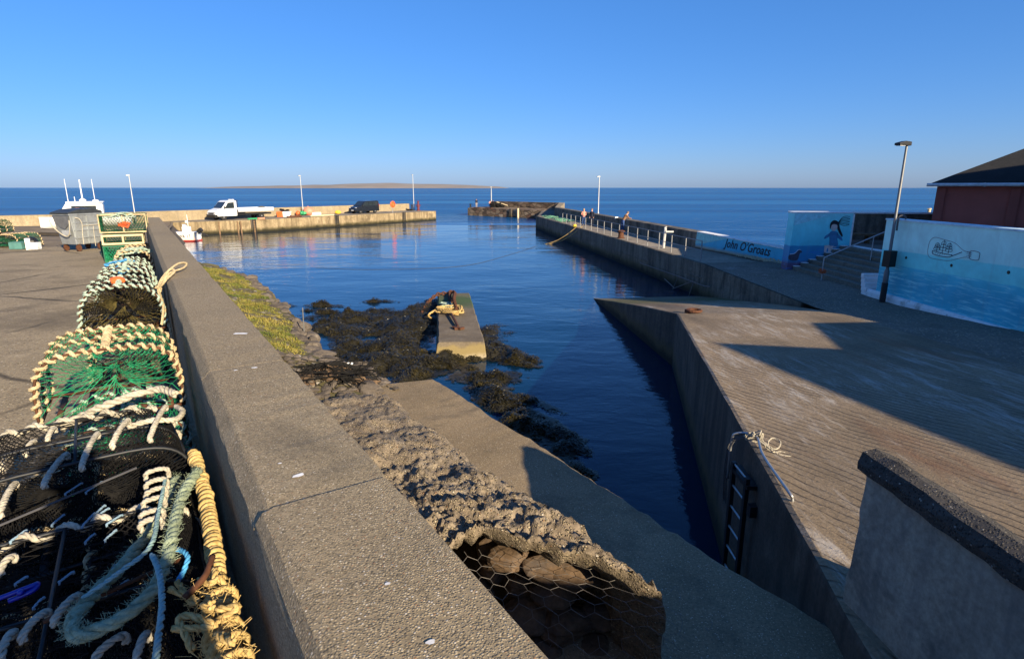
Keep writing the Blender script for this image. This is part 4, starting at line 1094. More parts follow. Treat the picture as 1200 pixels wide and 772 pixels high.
lamp('lamp_post', 'pale lamp post rising from the pink buoys in mid left pier', LP(22.6, 5.7)[0], LP(22.6, 5.7)[1], DZ, 5.6, 'harbour lamp posts', False, R(40), .06, .3)
lamp('lamp_post', 'pale lamp post at the outer end of the left pier beside the red bollard', LP(-.1, 5.3)[0], LP(-.1, 5.3)[1], DZ, 6.1, 'harbour lamp posts', False, R(40), .06, .2)

# ------------------------------------------------------------------ right pier furniture
rl = thing('pier_railing', 'grey tubular railing along the harbour edge of the right pier', 'railing', (8.5, 45, 1.75))
def rail_pt(y, h): return V(rin(y)+.35, y, rz(y)+h)
posts = []; y = 65.0
while y > 28.6: posts.append(y); y -= 2.05
for y in posts:
    mb = MB(); mb.tube([rail_pt(y, 0), rail_pt(y, 1.05)], .032, 7); mb.build('post', M['dull_galv'], rl, world=True)
for h in (.55, 1.05):
    mb = MB(); mb.tube([rail_pt(y, h) for y in posts], .022, 6); mb.build('rail', M['dull_galv'], rl, world=True)
q = rail_pt(36.7, 0); mb = MB(); mb.tube([q + V(.5, .2, 0), q + V(.55, .2, 1.25)], .09, 8); mb.box(q + V(.8, .1, 1.05), (.5, .1, .1)); mb.tube([q+V(.5,.2,1.25), q+V(.62,.2,1.36)], .06, 8)
tag(mb.build('cleat_post', plain('grey_white_post', (.45,.45,.44), .7)), 'leaning white post with a side arm behind the pier railing', 'post')
q = V(*P(723, 279, 1.75)); mb = MB(); mb.lathe([(.30, 0), (.30, .06), (.22, .1), (.20, .45), (.30, .5), (.30, .58), (.12, .64)], (q.x+.3, q.y, 1.72), 14)
tag(mb.build('mooring_bollard', M['rust']), 'squat rusty mooring bollard by the railing of the right pier', 'bollard')
q = V(*P(713, 268, 1.7)); mb = MB(); mb.tube([V(q.x+.8, q.y, 1.7), V(q.x+.72, q.y, 2.75)], .1, 8); mb.box((q.x+.72, q.y, 2.7), (.3, .12, .22), .3)
tag(mb.build('marker_post', M['white_paint']), 'short white marker post between the walkers and the leaning man', 'post')
rs0 = V(*P(676, 265.5, 1.85)); rs1 = V(*P(641, 286, 0)); rs2 = V(*P(632, 288, -.2))
for dx in (0, .55):
    mb = MB(); pts = [rs0 + V(dx, .4*dx, 0)] + [rs0.lerp(rs1, t) + V(dx*(1-t*.2), 0, -.25*sin(pi*t)) for t in (.25, .5, .75)] + [rs2 + V(dx*.6, 0, 0)]
    mb.tube(spline(pts, 6), .04, 6); tag(mb.build('mooring_rope', M['rope_yellow']), 'thick yellow mooring rope running down from the pier into the water, ' + ('left strand' if dx == 0 else 'right strand'), 'rope', 'pier mooring ropes')
mb = MB(); q0 = V(*P(630, 288, .0)); q1 = V(*P(596, 299, .0)); q2 = V(*P(540, 312, 0)); q3 = V(*P(440, 316, 0)); 
mb.tube([a + V(0, 0, .012) for a in spline([q0, q1, q2, q3, V(*P(370, 314, 0))], 8)], .009, 5)
tag(mb.build('floating_line', plain('wet_line', (.05,.05,.045), .7)), 'thin dark mooring line floating across the harbour water', 'rope')
mb = MB()
for k in range(60):
    y = rnd(66, 79); p0 = V(rin(y)+rnd(.5, 1.9), y, rz(y)+.03)
    mb.tube(spline([p0 + V(rnd(-.5, .5), rnd(-.9, .9), rnd(0, .14)) for _ in range(5)], 4), .025, 4)
tag(mb.build('net_heap', fibre('sea_green_netting', (.07,.22,.15), (.2,.40,.28))), 'flat heap of green netting spread on the pier before the walkers', 'net')
bx_ = V(*P(672.5, 267, 1.75)); mb = MB(); mb.ball(bx_ + V(.15, .6, .16), .20, 10, 7, (1, 1, .8), .1)
tag(mb.build('mooring_float', M['yellow']), 'yellow float at the head of the mooring ropes on the right pier', 'float')
# broken pipe frame at the foot of the pier wall beside the slip
pf = thing('broken_handrail', 'rusted pipe handrail frame bracketed low on the pier wall beside the slip end', 'handrail', (9.3, 30, .3))
def fp(y, z, off=.35): return V(rin(y)-off, y, z)
mb = MB(); mb.tube([fp(37.5, .70), fp(31, .78), fp(27.5, .85), fp(26.8, .95)], .024, 6); mb.build('top_pipe', M['dull_pipe'], pf, world=True)
for y0, y1 in ((31.2, 31.6), (29.2, 29.4)):
    mb = MB(); mb.tube([fp(y0, .78), fp(y1, -.15, .5)], .022, 6); mb.build('strut', M['dull_pipe'], pf, world=True)
mb = MB(); mb.tube([fp(29.3, .8), fp(31.5, .05, .45)], .028, 6); mb.tube([fp(31.4, .1, .45), fp(33.0, .35, .4)], .028, 6); mb.build('brace', M['dull_pipe'], pf, world=True)

# ------------------------------------------------------------------ slip furniture
q = P(868, 531, 2.2)
gr = thing('grab_rail', 'bent galvanised grab rail with knotted white rope at the slip edge ladder', 'grab rail', (q[0]+.08, q[1], 2.18))
g0 = V(q[0]+.02, q[1]+.02, slip_z(q[0]+.3, q[1])); g1 = V(*P(928, 588, slip_z(2.95, 5.2)))
gk = V(*P(899, 531, 2.3)); 
mb = MB(); mb.tube(spline([g1 + V(0, 0, -.05), g1 + V(0, 0, .04), g1 + V(-.02, .07, .09), g0.lerp(g1, .45) + V(0, 0, .15), gk.lerp(g0, .5) + V(0, 0, .17), g0 + V(-.06, .04, .14), g0 + V(-.12, .06, .02), g0 + V(-.12, .06, -.5)], 6), .016, 8)
mb.build('bent_bar', M['galv'], gr, world=True, smooth=True)
mb = MB(); kc = g0.lerp(gk, .45) + V(0, 0, .16)
random.seed(3)
for k in range(5):
    rope(mb, spline([kc + V(rnd(-.11, .11), rnd(-.07, .07), rnd(-.05, .06)) for _ in range(6)], 8), .009, n=4)
lp = [gk + V(-.02, 0, .10), gk + V(.05, .10, .12), gk + V(.13, .16, .13), gk + V(.19, .10, .12), gk + V(.15, .01, .09), gk + V(.05, -.03, .08)]
rope(mb, spline([kc] + lp + [kc + V(.02, .02, .01)], 8), .009, n=4)
lp = [gk + V(.02, -.04, .05), gk + V(.16, -.02, .03), gk + V(.27, -.08, .02), gk + V(.22, -.14, .03), gk + V(.08, -.10, .05)]
rope(mb, spline([kc] + lp + [kc], 8), .009, n=4)
rp_ = MB()
for dx in (-.02, .03, .07): rope(rp_, spline([kc + V(dx, 0, 0), g0 + V(-.10+dx*.3, .05+dx, .02), g0 + V(-.13, .1+dx, -.35), g0 + V(-.10, .12+dx, -.9)], 8), .008, n=4)
tag(mb.build('rope_coil', M['rope_white']), 'knotted pale rope looped round the bent grab rail', 'rope')
tag(rp_.build('hanging_rope', plain('dark_wet_rope', (.10,.10,.10), .85)), 'dark wet ropes hanging from the grab rail down the dock wall', 'rope')
ly = q[1] - .25
ld = thing('dock_ladder', 'dark vertical iron ladder on the shaded dock wall under the grab rail', 'ladder', (slip_left(ly)-.1, ly, 0))
mb = MB(); LXx = slip_left(ly)-.16
for dy in (-.21, .21): mb.box((LXx, ly+dy, .95), (.05, .06, 2.3))
mb.build('stile', M['dark_metal'], ld, world=True)
for k in range(8):
    mb = MB(); mb.tube([(LXx, ly-.2, .05+.29*k), (LXx, ly+.2, .05+.29*k)], .014, 6); mb.build('rung', M['galv'], ld, world=True)
mb = MB(); mb.box((LXx+.08, ly-.35, 1.75), (.18, .1, .14)); mb.box((LXx+.05, ly, 2.0), (.14, .55, .05)); mb.build('bracket', M['dark_metal'], ld, world=True)
# ring on the slip
q = P(813, 366, 1.72)
mb = MB(); mb.tube([V(q[0]+.22*cos(a), q[1]+.22*sin(a)*.9, 1.78) for a in [2*pi*k/16 for k in range(16)]], .045, 6, True); mb.box((q[0]-.18, q[1], 1.76), (.16, .14, .12), .4)
tag(mb.build('mooring_ring', M['rust']), 'rusty mooring ring lying at the outer corner of the slipway', 'ring')

# ------------------------------------------------------------------ block standing in the water
K0 = [V(-2.46, 18.2, 0), V(-.90, 18.25, 0), V(-2.05, 27.3, 0), V(-3.55, 27.0, 0)]
cb = thing('concrete_block', 'long concrete mooring block standing in the weedy shallows', 'mooring block', (-2.2, 22.5, 0))
mb = MB(); n = 30
def kb(i, j, z, g=0):
    a = K0[0].lerp(K0[3], j); c = K0[1].lerp(K0[2], j); p = a.lerp(c, i); return V(p.x, p.y, z)
b0 = len(mb.v); cs = [(0, -1.5, -.06), (0, .1, -.05), (0, .50, 0), (.03, .56, 0), (.5, .565, 0), (.97, .56, 0), (1, .50, 0), (1, .1, .05), (1, -1.5, .06)]
for k in range(n+1):
    for i_, z, off in cs:
        p = kb(i_, k/n, z); w = .025*fbm(k*.6, i_*3, z)
        mb.v.append((p.x+off+w, p.y-(.10 if k == 0 and z < .2 else 0), z+.015*fbm(k*.5, i_*2)))
for k in range(n):
    for q_ in range(8): mb.face((b0+k*9+q_+1, b0+k*9+q_, b0+(k+1)*9+q_, b0+(k+1)*9+q_+1))
mb.face([b0+q_ for q_ in range(9)][::-1]); mb.face([b0+n*9+q_ for q_ in range(9)])
def block_mat():
    m, nt = newmat('mooring_block_concrete'); v = coords(nt); sp = nd(nt, 'SeparateXYZ', {'Vector': v})
    f = nz(nt, v, 1.2, 7, .65); g = nz(nt, v, 16, 6, .7)
    c = ramp(nt, f, [(.3, (.10,.078,.052)), (.7, (.19,.155,.11))])
    c = mix(nt, c, ramp(nt, g, [(.3, .55), (.7, 1.3)]), .8, 'MULTIPLY')
    yy = math_(nt, 'ADD', sp.outputs[1], math_(nt, 'MULTIPLY', math_(nt, 'SUBTRACT', nz(nt, v, .9, 5, .6), .5), 2.2))
    al = ramp(nt, math_(nt, 'DIVIDE', math_(nt, 'ADD', yy, 5), 10), [(.62, 0.0), (.72, 1.0), (.84, 1.0), (.93, 0.2)])
    c = mix(nt, c, (.035,.085,.025), math_(nt, 'MULTIPLY', al, .8))
    zz = math_(nt, 'ADD', sp.outputs[2], math_(nt, 'MULTIPLY', math_(nt, 'SUBTRACT', nz(nt, v, 1.6, 6, .7), .5), .5))
    fc = ramp(nt, zz, [(.0, 0.0), (.12, 1.0), (.40, 1.0), (.50, 0.0)])
    c = mix(nt, c, (.22,.17,.07), math_(nt, 'MULTIPLY', fc, .8))
    lowb = ramp(nt, zz, [(.05, 1.0), (.22, 0.0)])
    c = mix(nt, c, (.34,.29,.20), math_(nt, 'MULTIPLY', lowb, .8))
    return finish(m, nt, c, .9, g, .5, .015)
mb.build('block_body', block_mat(), cb, world=True)
def ctop(px, py): return V(*P(px, py, .57))
mb = MB(); a = ctop(529, 371); c = ctop(537, 385)
mb.tube([a + V(0, 0, .12), a.lerp(c, .5) + V(0, 0, .1), c + V(0, 0, .06)], .05, 8)
mb.box(c + V(.05, -.12, .04), (.36, .10, .08), .3); mb.box(c + V(-.02, -.1, .05), (.12, .4, .07), .9)
tag(mb.build('anchor_bar', M['rust']), 'rusty iron bar and plate lying on top of the mooring block', 'iron bar')
mb = MB()
def chain(mb, path, L=.16, r=.022):
    pts = resample(path, L*.72)
    for k, (p, u, w) in enumerate(frames(pts)):
        t = (pts[min(k+1, len(pts)-1)]-pts[max(k-1, 0)]).normalized(); s_ = u if k % 2 else w
        mb.tube([p + t*L/2*cos(x) + s_*L*.32*sin(x) for x in [2*pi*j/10 for j in range(10)]], r, 5, True)
chain(mb, spline([ctop(535, 366) + V(0, 0, .15), ctop(532, 358) + V(0, 0, .28), ctop(533, 348) + V(0, 0, .2), ctop(528, 346) + V(0, 0, .16), ctop(527, 350) + V(0, 0, .1), ctop(529, 357) + V(0, 0, .08)], 6), .19, .034)
chain(mb, spline([ctop(530, 345.5) + V(0, 0, .1), ctop(522, 346) + V(0, 0, .1), ctop(515, 346.5) + V(-.1, 0, .06), ctop(513, 349) + V(-.45, 0, -.2), ctop(509, 356) + V(-.6, 0, -.5)], 6), .19, .034)
tag(mb.build('heavy_chain', M['rust']), 'heavy rusty chain heaped at the far end of the mooring block', 'chain')
mb = MB()
random.seed(5)
base = [ctop(513, 367), ctop(522, 369), ctop(532, 371), ctop(541, 369), ctop(540, 364.5), ctop(530, 364), ctop(518, 365)]
for k in range(5):
    rope(mb, spline([p + V(rnd(-.1, .1), rnd(-.2, .2), .05+.035*k) for p in base], 6, True), .035, n=4)
rope(mb, spline([ctop(516, 366) + V(0, 0, .1), ctop(512.5, 366) + V(-.05, 0, .1), ctop(509, 368) + V(-.25, 0, -.05), V(*P(506, 374, .25)), V(*P(502, 378, .15)), V(*P(497, 377, .1))], 6), .04, n=4)
tag(mb.build('rope_coil', M['rope_yellow']), 'yellow rope coil draped over the left edge of the mooring block', 'rope')
mb = MB()
for k in range(8): mb.tube(spline([ctop(522+rnd(-6, 8), 360+rnd(-4, 5)) + V(0, 0, rnd(.03, .14)) for _ in range(5)], 5), .03, 5)
tag(mb.build('rope_tangle', M['rope_teal']), 'faded green rope tangle beside the chain on the mooring block', 'rope')

# ------------------------------------------------------------------ seaweed
random.seed(21)
pads = []
def pad(px, py, rx, ry, h): x, y, _ = P(px, py, .1); pads.append((x, y, rx, ry, h*.78))
for a in [(395,380,1.3,1.6,.3),(420,372,1.6,2.2,.38),(440,366,1.5,2.0,.3),(415,400,1.5,1.8,.3),(405,388,1.0,1.2,.3),(455,380,1.5,2.2,.45),(478,372,1.7,2.5,.45),(490,380,1.2,2.2,.45),(455,400,1.6,1.8,.4),(440,420,1.5,1.3,.35),(480,415,1.5,1.3,.4),(430,408,1.1,1.3,.35),(505,420,1.2,1.3,.4),(525,432,1.0,.6,.12),(480,435,1.4,.9,.3),(572,430,1.1,.8,.3),(545,440,1.2,.6,.2),(580,412,1.1,1.5,.38),(575,392,.8,2.0,.3),(593,420,1.0,1.0,.32),(570,435,1.2,.9,.3),(508,385,.8,1.5,.35),(503,358,.7,2.0,.25),(400,425,1.1,.9,.2),(510,400,.9,1.2,.3),
          (385,372,1.1,.8,.2),(398,364,1.2,.7,.2),(372,380,.6,.5,.14),(352,362,.8,.35,.16),(362,356,1.2,.35,.15),(432,352,1.3,.35,.15),(385,395,1.0,.9,.3),(392,412,1.0,1.0,.3),(370,368,1.0,.5,.05),(410,357,1.5,.5,.05),(445,356,1.6,.6,.06),(605,430,.8,.5,.12),(622,438,.6,.4,.1),(615,425,.6,.5,.06),
          (600,470,.9,.9,.42),(620,480,.85,.9,.40),(612,492,.7,.7,.3),(590,462,.7,.6,.2),(645,505,.6,.6,.2),(630,500,.7,.6,.25),(660,520,.6,.6,.18),(672,545,.5,.4,.1),(640,490,.5,.4,.12),(650,470,.3,.25,.08),(660,555,.5,.4,.16),(575,450,.8,.6,.14)]: pad(*a)
def weed_h(x, y):
    h = -.34
    for (cx, cy, rx, ry, hh) in pads:
        d = ((x-cx)/rx)**2 + ((y-cy)/ry)**2
        if d < 2.2: h = max(h, (hh+.34)*(1-d/2.2)**.8 - .34)
    if h < -.2: h -= (-.2-h)*14
    if h > -.33: h += .34*fbm(x*.62, y*.62, 2) + .16*fbm(x*2.0, y*2.0, 5) - .15
    return h
mb = MB()
mb.grid(lambda i, j: (lambda x, y: (x, y, weed_h(x, y)-.02))(-9.5+12.5*i, 10.5+19*j), 125, 190)
kind(mb.build('weedy_rock', M['weed_bed'], smooth=True), 'structure')
mb = MB(); cnt = 0; tries = 0
while cnt < 62000 and tries < 900000:
    tries += 1
    cx, cy, rx, ry, hh = random.choice(pads)
    a = rnd(0, 2*pi); rr = sqrt(random.random())*1.35
    x, y = cx + rx*rr*cos(a), cy + ry*rr*sin(a)
    h = weed_h(x, y)
    if h < -.09: continue
    if h < .0: h = .004
    if -3.5+ (27-y)*.121 < x < -2.05 + (27.2-y)*.121 and 18.2 < y < 27.2: continue
    cnt += 1
    f_ = fbm(x*.8, y*.8, 9)*pi*1.5 + rnd(-.7, .7); L = rnd(.05, .15); w = rnd(.008, .022)
    d = V(cos(f_), sin(f_), rnd(-.2, .55) if h > .02 else 0).normalized(); sd_ = V(-sin(f_), cos(f_), rnd(-.4, .4) if h > .02 else 0)
    p = V(x, y, h + rnd(.0, .035)); b0 = len(mb.v)
    p2 = p + d*L*.55; p3 = p + d*L + V(0, 0, -L*.35 if h > .02 else 0) + sd_*rnd(-.03, .03)
    mb.v += [tuple(p), tuple(p2 + sd_*w), tuple(p3), tuple(p2 - sd_*w)]
    mb.face((b0, b0+1, b0+2, b0+3))
kind(mb.build('seaweed', M['weed']), 'stuff', 'dark brown bladder wrack heaped round the mooring block', 'seaweed')
# net dumped on stones at the end of the turf
mb = MB(); random.seed(9)
nc = V(*W(2.35, 9.6, 2.3))
def netheap(u, v):
    a = 2*pi*u; r_ = .75*(1-v)+.02
    return nc + V(r_*cos(a)*1.25, r_*sin(a)*.75, .30*(1-(1-v)**2.2)*(1+.25*fbm(cos(a)*2, sin(a)*2, v)) + .03*fbm(u*20, v*9) - .05)
net(mb, netheap, 30, 9, .008, 3, .5)
for k in range(24): mb.tube(spline([nc + V(rnd(-.95, .95), rnd(-.5, .5), rnd(.05, .28)) for _ in range(4)], 5), .008, 4)
tag(mb.build('discarded_net', M['net_black']), 'black fishing net dumped over stones where the turf ends', 'net')
mb = MB()
for k in range(30): mb.ball(netheap(random.random(), rnd(.1, .9)) - V(0, 0, .10), rnd(.07, .15), 7, 5, (1.3, 1, .6), .4, k)
kind(mb.build('net_stones', M['cobble']), 'stuff', 'flat stones bundled under the discarded black net', 'stones')
q = P(356, 388, 2.3); mb = MB(); mb.tube([(q[0], q[1], 2.1), (q[0]+.02, q[1], 3.2-.35)], .012, 5); tag(mb.build('marker_stake', M['galv']), 'thin bare stake at the edge of the turf bank', 'stake')
q = V(*P(409, 437, 2.35)); mb = MB(); mb.box(q + V(0, 0, .10), (.03, .03, .18)); mb.box(q + V(.04, 0, .14), (.03, .025, .11), 0, ('Y', .6)); mb.box(q + V(.035, 0, .06), (.03, .025, .10), 0, ('Y', -.7))
tag(mb.build('plastic_scrap', M['white_paint']), 'small white plastic scrap caught on the net by the water', 'litter')

# ------------------------------------------------------------------ lobster pots
def creel(name, label, Wd, L, Hh, loc, rz, netm, ropem, p=.5, nu=30, nv=10, nr=.0016, rr=.011, pitch=.06, group=None, tilt=0, fun=22, inner=False, frame=None, endm=None, lace='all'):
    """D-shaped lobster pot: width across, length along +y, entry funnel in the near end"""
    t = thing(name, label, 'lobster pot', loc, rz, group)
    if tilt: t.rotation_euler = (tilt, 0, rz)
    def arch(u, y):
        a = pi*(1-u); ca, sa = cos(a), sin(a)
        return V(Wd/2*(abs(ca)**p)*(1 if ca > 0 else -1), y, max(.02, Hh*(sa**p) if sa > 0 else .02))
    K = 26
    hoop = lambda y: [arch(k/K, y) for k in range(K+1)]
    mb = MB()
    for y in (0, L/2, L): mb.tube(hoop(y), .008, 6)
    mb.tube([(-Wd/2, 0, .015), (Wd/2, 0, .015), (Wd/2, L, .015), (-Wd/2, L, .015)], .01, 6, True)
    for k in range(5): mb.box((-Wd/2+Wd*(k+.5)/5, L/2, .008), (.03, L, .012))
    for u in (.16, .5, .84): mb.tube([arch(u, 0), arch(u, L)], .007, 6)
    mb.build('frame', frame or M['rust'], t, smooth=True)
    mb = MB(); net(mb, lambda u, v: arch(u, v*L) + V(0, 0, .004 - .03*sin(pi*u)*sin(2*pi*v)**2), nu, nv, nr, 3, .25); mb.build('netting', netm, t)
    mb = MB()
    def end(y0, dep, ez):
        eye = V(.02, y0 + dep, Hh*ez)
        def S(u, v):
            if u < .78: q = arch(u/.78, y0)
            else: q = V(Wd/2 - Wd*(u-.78)/.22, y0, .02)
            a = pi - 2*pi*u*1.0; rim = eye + V(.07*cos(pi*(1-u/.78)) if u < .78 else 0, 0, .06*sin(2*pi*u))
            w = v**.85
            return q.lerp(rim, w) + V(0, 0, -.03*sin(pi*v))
        return S
    net(mb, end(0, L*.38, .48), fun, 7, nr, 3, .2)
    mb.build('entry_net', endm or netm, t)
    mb = MB(); net(mb, end(L, -.05, .5), fun, 6, nr, 3, .2)
    if inner: net(mb, lambda u, v: V(-Wd/2+Wd*u, v*L, Hh*(.45+.2*sin(3*pi*u)*sin(2*pi*v))), nu, nv, nr, 3, .3); net(mb, lambda u, v: V(-Wd/2+Wd*u, v*L, .03+.05*sin(5*pi*u)), nu, nv, nr, 3, .3)
    mb.build('back_net', netm, t)
    mb = MB()
    for y in ((0, L) if lace == 'all' else (L,)): helix(mb, hoop(y), .017, rr, pitch, 6, rnd(0, 6), 9, rr < .0165)
    if lace == 'all':
        for u in (.5,): helix(mb, [arch(u, 0), arch(u, L*.5), arch(u, L)], .016, rr, pitch, 6, rnd(0, 6), 9, rr < .0165)
        helix(mb, hoop(L/2), .016, rr*.9, pitch*1.2, 6, rnd(0, 6), 9, rr < .0165)
    mb.build('rope_lacing', ropem, t, smooth=True)
    return t
HEAD = R(32.75)
GRP = 'lobster pots stacked along the parapet'
PZ = 3.71
random.seed(31)
# the upper layer along the wall, from the near one outwards (o = centre across, s = near end)
creel('lobster_pot', 'green netted pot with cream rope lacing and a cone shaped entry', .74, .62, .44, W(-.27, 4.10, 4.12), HEAD, M['net_green'], M['rope_cream'], .48, 34, 14, .0018, .012, .058, GRP, 0, 30, False)
creel('lobster_pot', 'pot with weedy brown netting and pale teal lacing, white rope tied to its right side', .68, .7, .46, W(-.24, 6.5, 4.14), HEAD, M['net_black'], M['rope_teal'], .62, 44, 18, .0026, .013, .062, GRP, 0, 40, True, endm=M['net_olive'])
creel('lobster_pot', 'dark pot with teal lacing behind the weedy brown one', .64, .7, .42, W(-.22, 8.2, 4.12), HEAD, M['net_black'], M['rope_teal'], .62, 34, 12, .003, .014, .07, GRP, 0, 26, True)
creel('lobster_pot', 'pot half covered by bright blue rope further along the parapet', .62, .7, .42, W(-.22, 10.4, 3.98), HEAD, M['net_black'], M['rope_teal'], .60, 30, 12, .0035, .015, .08, GRP, 0, 24, True)
creel('lobster_pot', 'dark pot with cream lacing just before the tall stack', .62, .7, .42, W(-.18, 13.2, 3.90), HEAD, M['net_black'], M['rope_cream'], .60, 26, 10, .004, .017, .09, GRP, 0, 22, True)
# lower layer, largely hidden
for (s_, m_, lab) in ((3.9, M['net_green'], 'pot of green net underneath the cone entry pot'), (6.3, M['net_black'], 'lower pot underneath the weedy brown one'), (8.2, M['net_black'], 'lower pot under the dark teal laced one'), (10.4, M['net_black'], 'lower pot under the blue roped one'), (13.2, M['net_black'], 'lower pot under the dark one before the stack')):
    creel('lobster_pot', lab, .66, .66, {10.4: .27, 13.2: .20}.get(s_, .41), W(-.23, s_+.05, PZ), HEAD, m_, M['rope_teal'] if s_ < 4 else M['rope_cream'], .45, 24, 10, .0028, .012, .08, GRP, 0, 20, False)
# blue rope over one of them
mb = MB(); c0 = V(*W(-.30, 10.55, 4.36))
for k in range(9): rope(mb, spline([c0 + V(rnd(-.17, .17), rnd(-.3, .3), rnd(-.10, .08)) for _ in range(6)], 6), .014, n=4)
tag(mb.build('rope_heap', M['rope_blue']), 'bright blue rope heaped on a pot beside the parapet', 'rope')
mb = MB(); c0 = V(*W(-.12, 13.3, 4.30))
for k in range(7): rope(mb, spline([c0 + V(rnd(-.2, .2), rnd(-.3, .3), rnd(-.04, .06)) for _ in range(6)], 6), .014, n=4)
tag(mb.build('rope_heap', M['rope_teal']), 'pale teal rope heaped on the pot before the tall stack', 'rope')
for o_, s_, z_, lab in ((-.25, 6.85, 4.60, 'small orange float caught on the lacing of the weedy pot'),):
    mb = MB(); mb.ball(W(o_, s_, z_), .06, 10, 7, (1.3, 1, .8), .1); tag(mb.build('float', M['orange']), lab, 'float')
# black pots in the foreground: big open frames with dense black net
N2 = creel('lobster_pot', 'large black netted pot with chunky white rope lacing, nearest but one', .86, .72, .46, W(-.35, 2.78, 3.93), HEAD + R(4), M['net_black'], M['rope_white'], .40, 60, 34, .0022, .015, .10, GRP, R(-4), 50, True, frame=M['dark_metal'], lace='far')
N1 = creel('lobster_pot', 'nearest black netted pot under the thick green rope', .88, 1.05, .50, W(-.38, 1.45, 3.76), HEAD, M['net_black'], M['rope_white'], .36, 64, 50, .0022, .012, .12, GRP, 0, 50, True, frame=M['dark_metal'], lace='far')
creel('lobster_pot', 'lower black pot beneath the two nearest ones', .84, 1.3, .25, W(-.36, 2.5, PZ), HEAD, M['net_black'], M['rope_cream'], .4, 40, 30, .0025, .012, .12, GRP, 0, 30, True, frame=M['dark_metal'])
# rope wound bar of the nearest pot along the wall, ending in a frayed bundle
rb = thing('rope_bound_bar', 'rusty bar closely bound with yellow rope between the near pots and the parapet', 'bar', W(.07, 2.1, 4.2))
pth = [V(*W(.075, 2.86, 4.30)), V(*W(.08, 2.3, 4.30)), V(*W(.06, 1.75, 4.28)), V(*W(.05, 1.2, 4.26))]
mb = MB(); mb.tube(pth, .012, 8); mb.tube(spline([V(*W(-.03, 1.72, 4.34)), V(*W(.03, 1.78, 4.35)), V(*W(.06, 1.86, 4.36))], 5), .010, 8); mb.tube([V(*W(-.38, 1.9, 4.29)), V(*W(-.02, 2.0, 4.30))], .007, 8); mb.build('bar', M['rust'], rb, world=True, smooth=True)
mb = MB(); helix(mb, [p + V(rnd(-.004, .004), rnd(-.004, .004), rnd(-.003, .003)) for p in spline(pth[:3], 14)], .0185, .0105, .025, 7, 0, 14)
for k in range(4): helix(mb, spline([pth[2], pth[2].lerp(pth[3], .5) + V(rnd(-.02, .02), 0, rnd(-.01, .02)), pth[3] + V(rnd(-.04, .04), 0, rnd(-.02, .02))], 8), .026+.006*k, .012, .045+.01*k, 6, k*1.6, 12)
random.seed(77)
for k in range(10):
    c0 = V(*W(.03+rnd(-.06, .05), 1.62+rnd(-.3, .2), 4.33)); rope(mb, spline([c0 + V(rnd(-.06, .06), rnd(-.05, .05), rnd(-.03, .04)) for _ in range(4)], 6), .010, n=5)
mb.build('rope_binding', M['rope_yellow'], rb, world=True, smooth=True)
mb = MB()
for k in range(520):
    s_ = rnd(1.2, 1.8); p = V(*W(.05+rnd(-.08, .05), s_, 4.30+rnd(-.01, .05))); mb.tube([p, p + V(rnd(-.03, .03), rnd(-.03, .03), rnd(-.01, .03))], .0008, 3, cap=False)
mb.build('frayed_fibre', M['rope_yellow'], rb, world=True)
# thick sea-green rope lying in a loop on the nearest pot
def at(px, py, z): return V(*P(px, py, z))
random.seed(41)
mb = MB(); pth = spline([at(232, 552, 4.34), at(214, 580, 4.37), at(203, 620, 4.39), at(196, 655, 4.39), at(180, 690, 4.38), at(145, 722, 4.36), at(105, 742, 4.34), at(86, 742, 4.34), at(88, 722, 4.34), at(112, 695, 4.33), at(150, 655, 4.31), at(190, 600, 4.29), at(206, 560, 4.28)], 14)
rope(mb, pth, .019, .12, n=8, seg=12)
for k in range(2600):
    p = random.choice(pth) + V(rnd(-.018, .018), rnd(-.018, .018), rnd(-.01, .018)); mb.tube([p, p + V(rnd(-.022, .022), rnd(-.022, .022), rnd(-.012, .02))], .0006, 3, cap=False)
tag(mb.build('thick_rope', M['rope_green'], smooth=True), 'thick hairy sea green rope lying in a loop across the nearest pot', 'rope')
mb = MB(); rope(mb, spline([at(178, 650, 4.42), at(186, 668, 4.43), at(190, 705, 4.43), at(186, 745, 4.42), at(180, 790, 4.40)], 12), .0085, .05, n=6, seg=10)
rope(mb, spline([at(194, 560, 4.38), at(186, 600, 4.40), at(176, 640, 4.42), at(140, 670, 4.40), at(95, 702, 4.36)], 12), .007, .045, n=6, seg=10)
tag(mb.build('thin_rope', fibre('pale_blue_green_rope', (.17,.30,.30), (.34,.48,.47)), smooth=True), 'thin pale blue green rope trailing over the thick green one', 'rope')
mb = MB(); rope(mb, spline([at(204, 642, 4.33), at(218, 648, 4.35), at(219, 660, 4.34), at(208, 682, 4.31)], 10), .008, .05, n=6, seg=10)
tag(mb.build('rope_end', M['rope_blue'], smooth=True), 'short bright blue rope end inside the nearest pot', 'rope')
mb = MB(); pb = spline([at(-20, 708, 4.28), at(12, 696, 4.29), at(38, 686, 4.29), at(44, 684, 4.285), at(38, 692, 4.28), at(10, 704, 4.27)], 6); mb.tube(pb, .008, 8); mb.ball(at(24, 694, 4.292), .010, 8, 6)
tag(mb.build('plastic_hook', plain('deep_blue_plastic', (.008,.012,.30), .3, spec=.7), smooth=True), 'deep blue plastic bait hook on the black net of the nearest pot', 'hook')
# chunks of lacing on the net of the two near pots
random.seed(55)
bpy.context.view_layer.update()
def adopt(mb_, name, mat, root):
    o_ = mb_.build(name, mat, None, smooth=True); o_.parent = root; o_.matrix_parent_inverse = root.matrix_world.inverted(); return o_

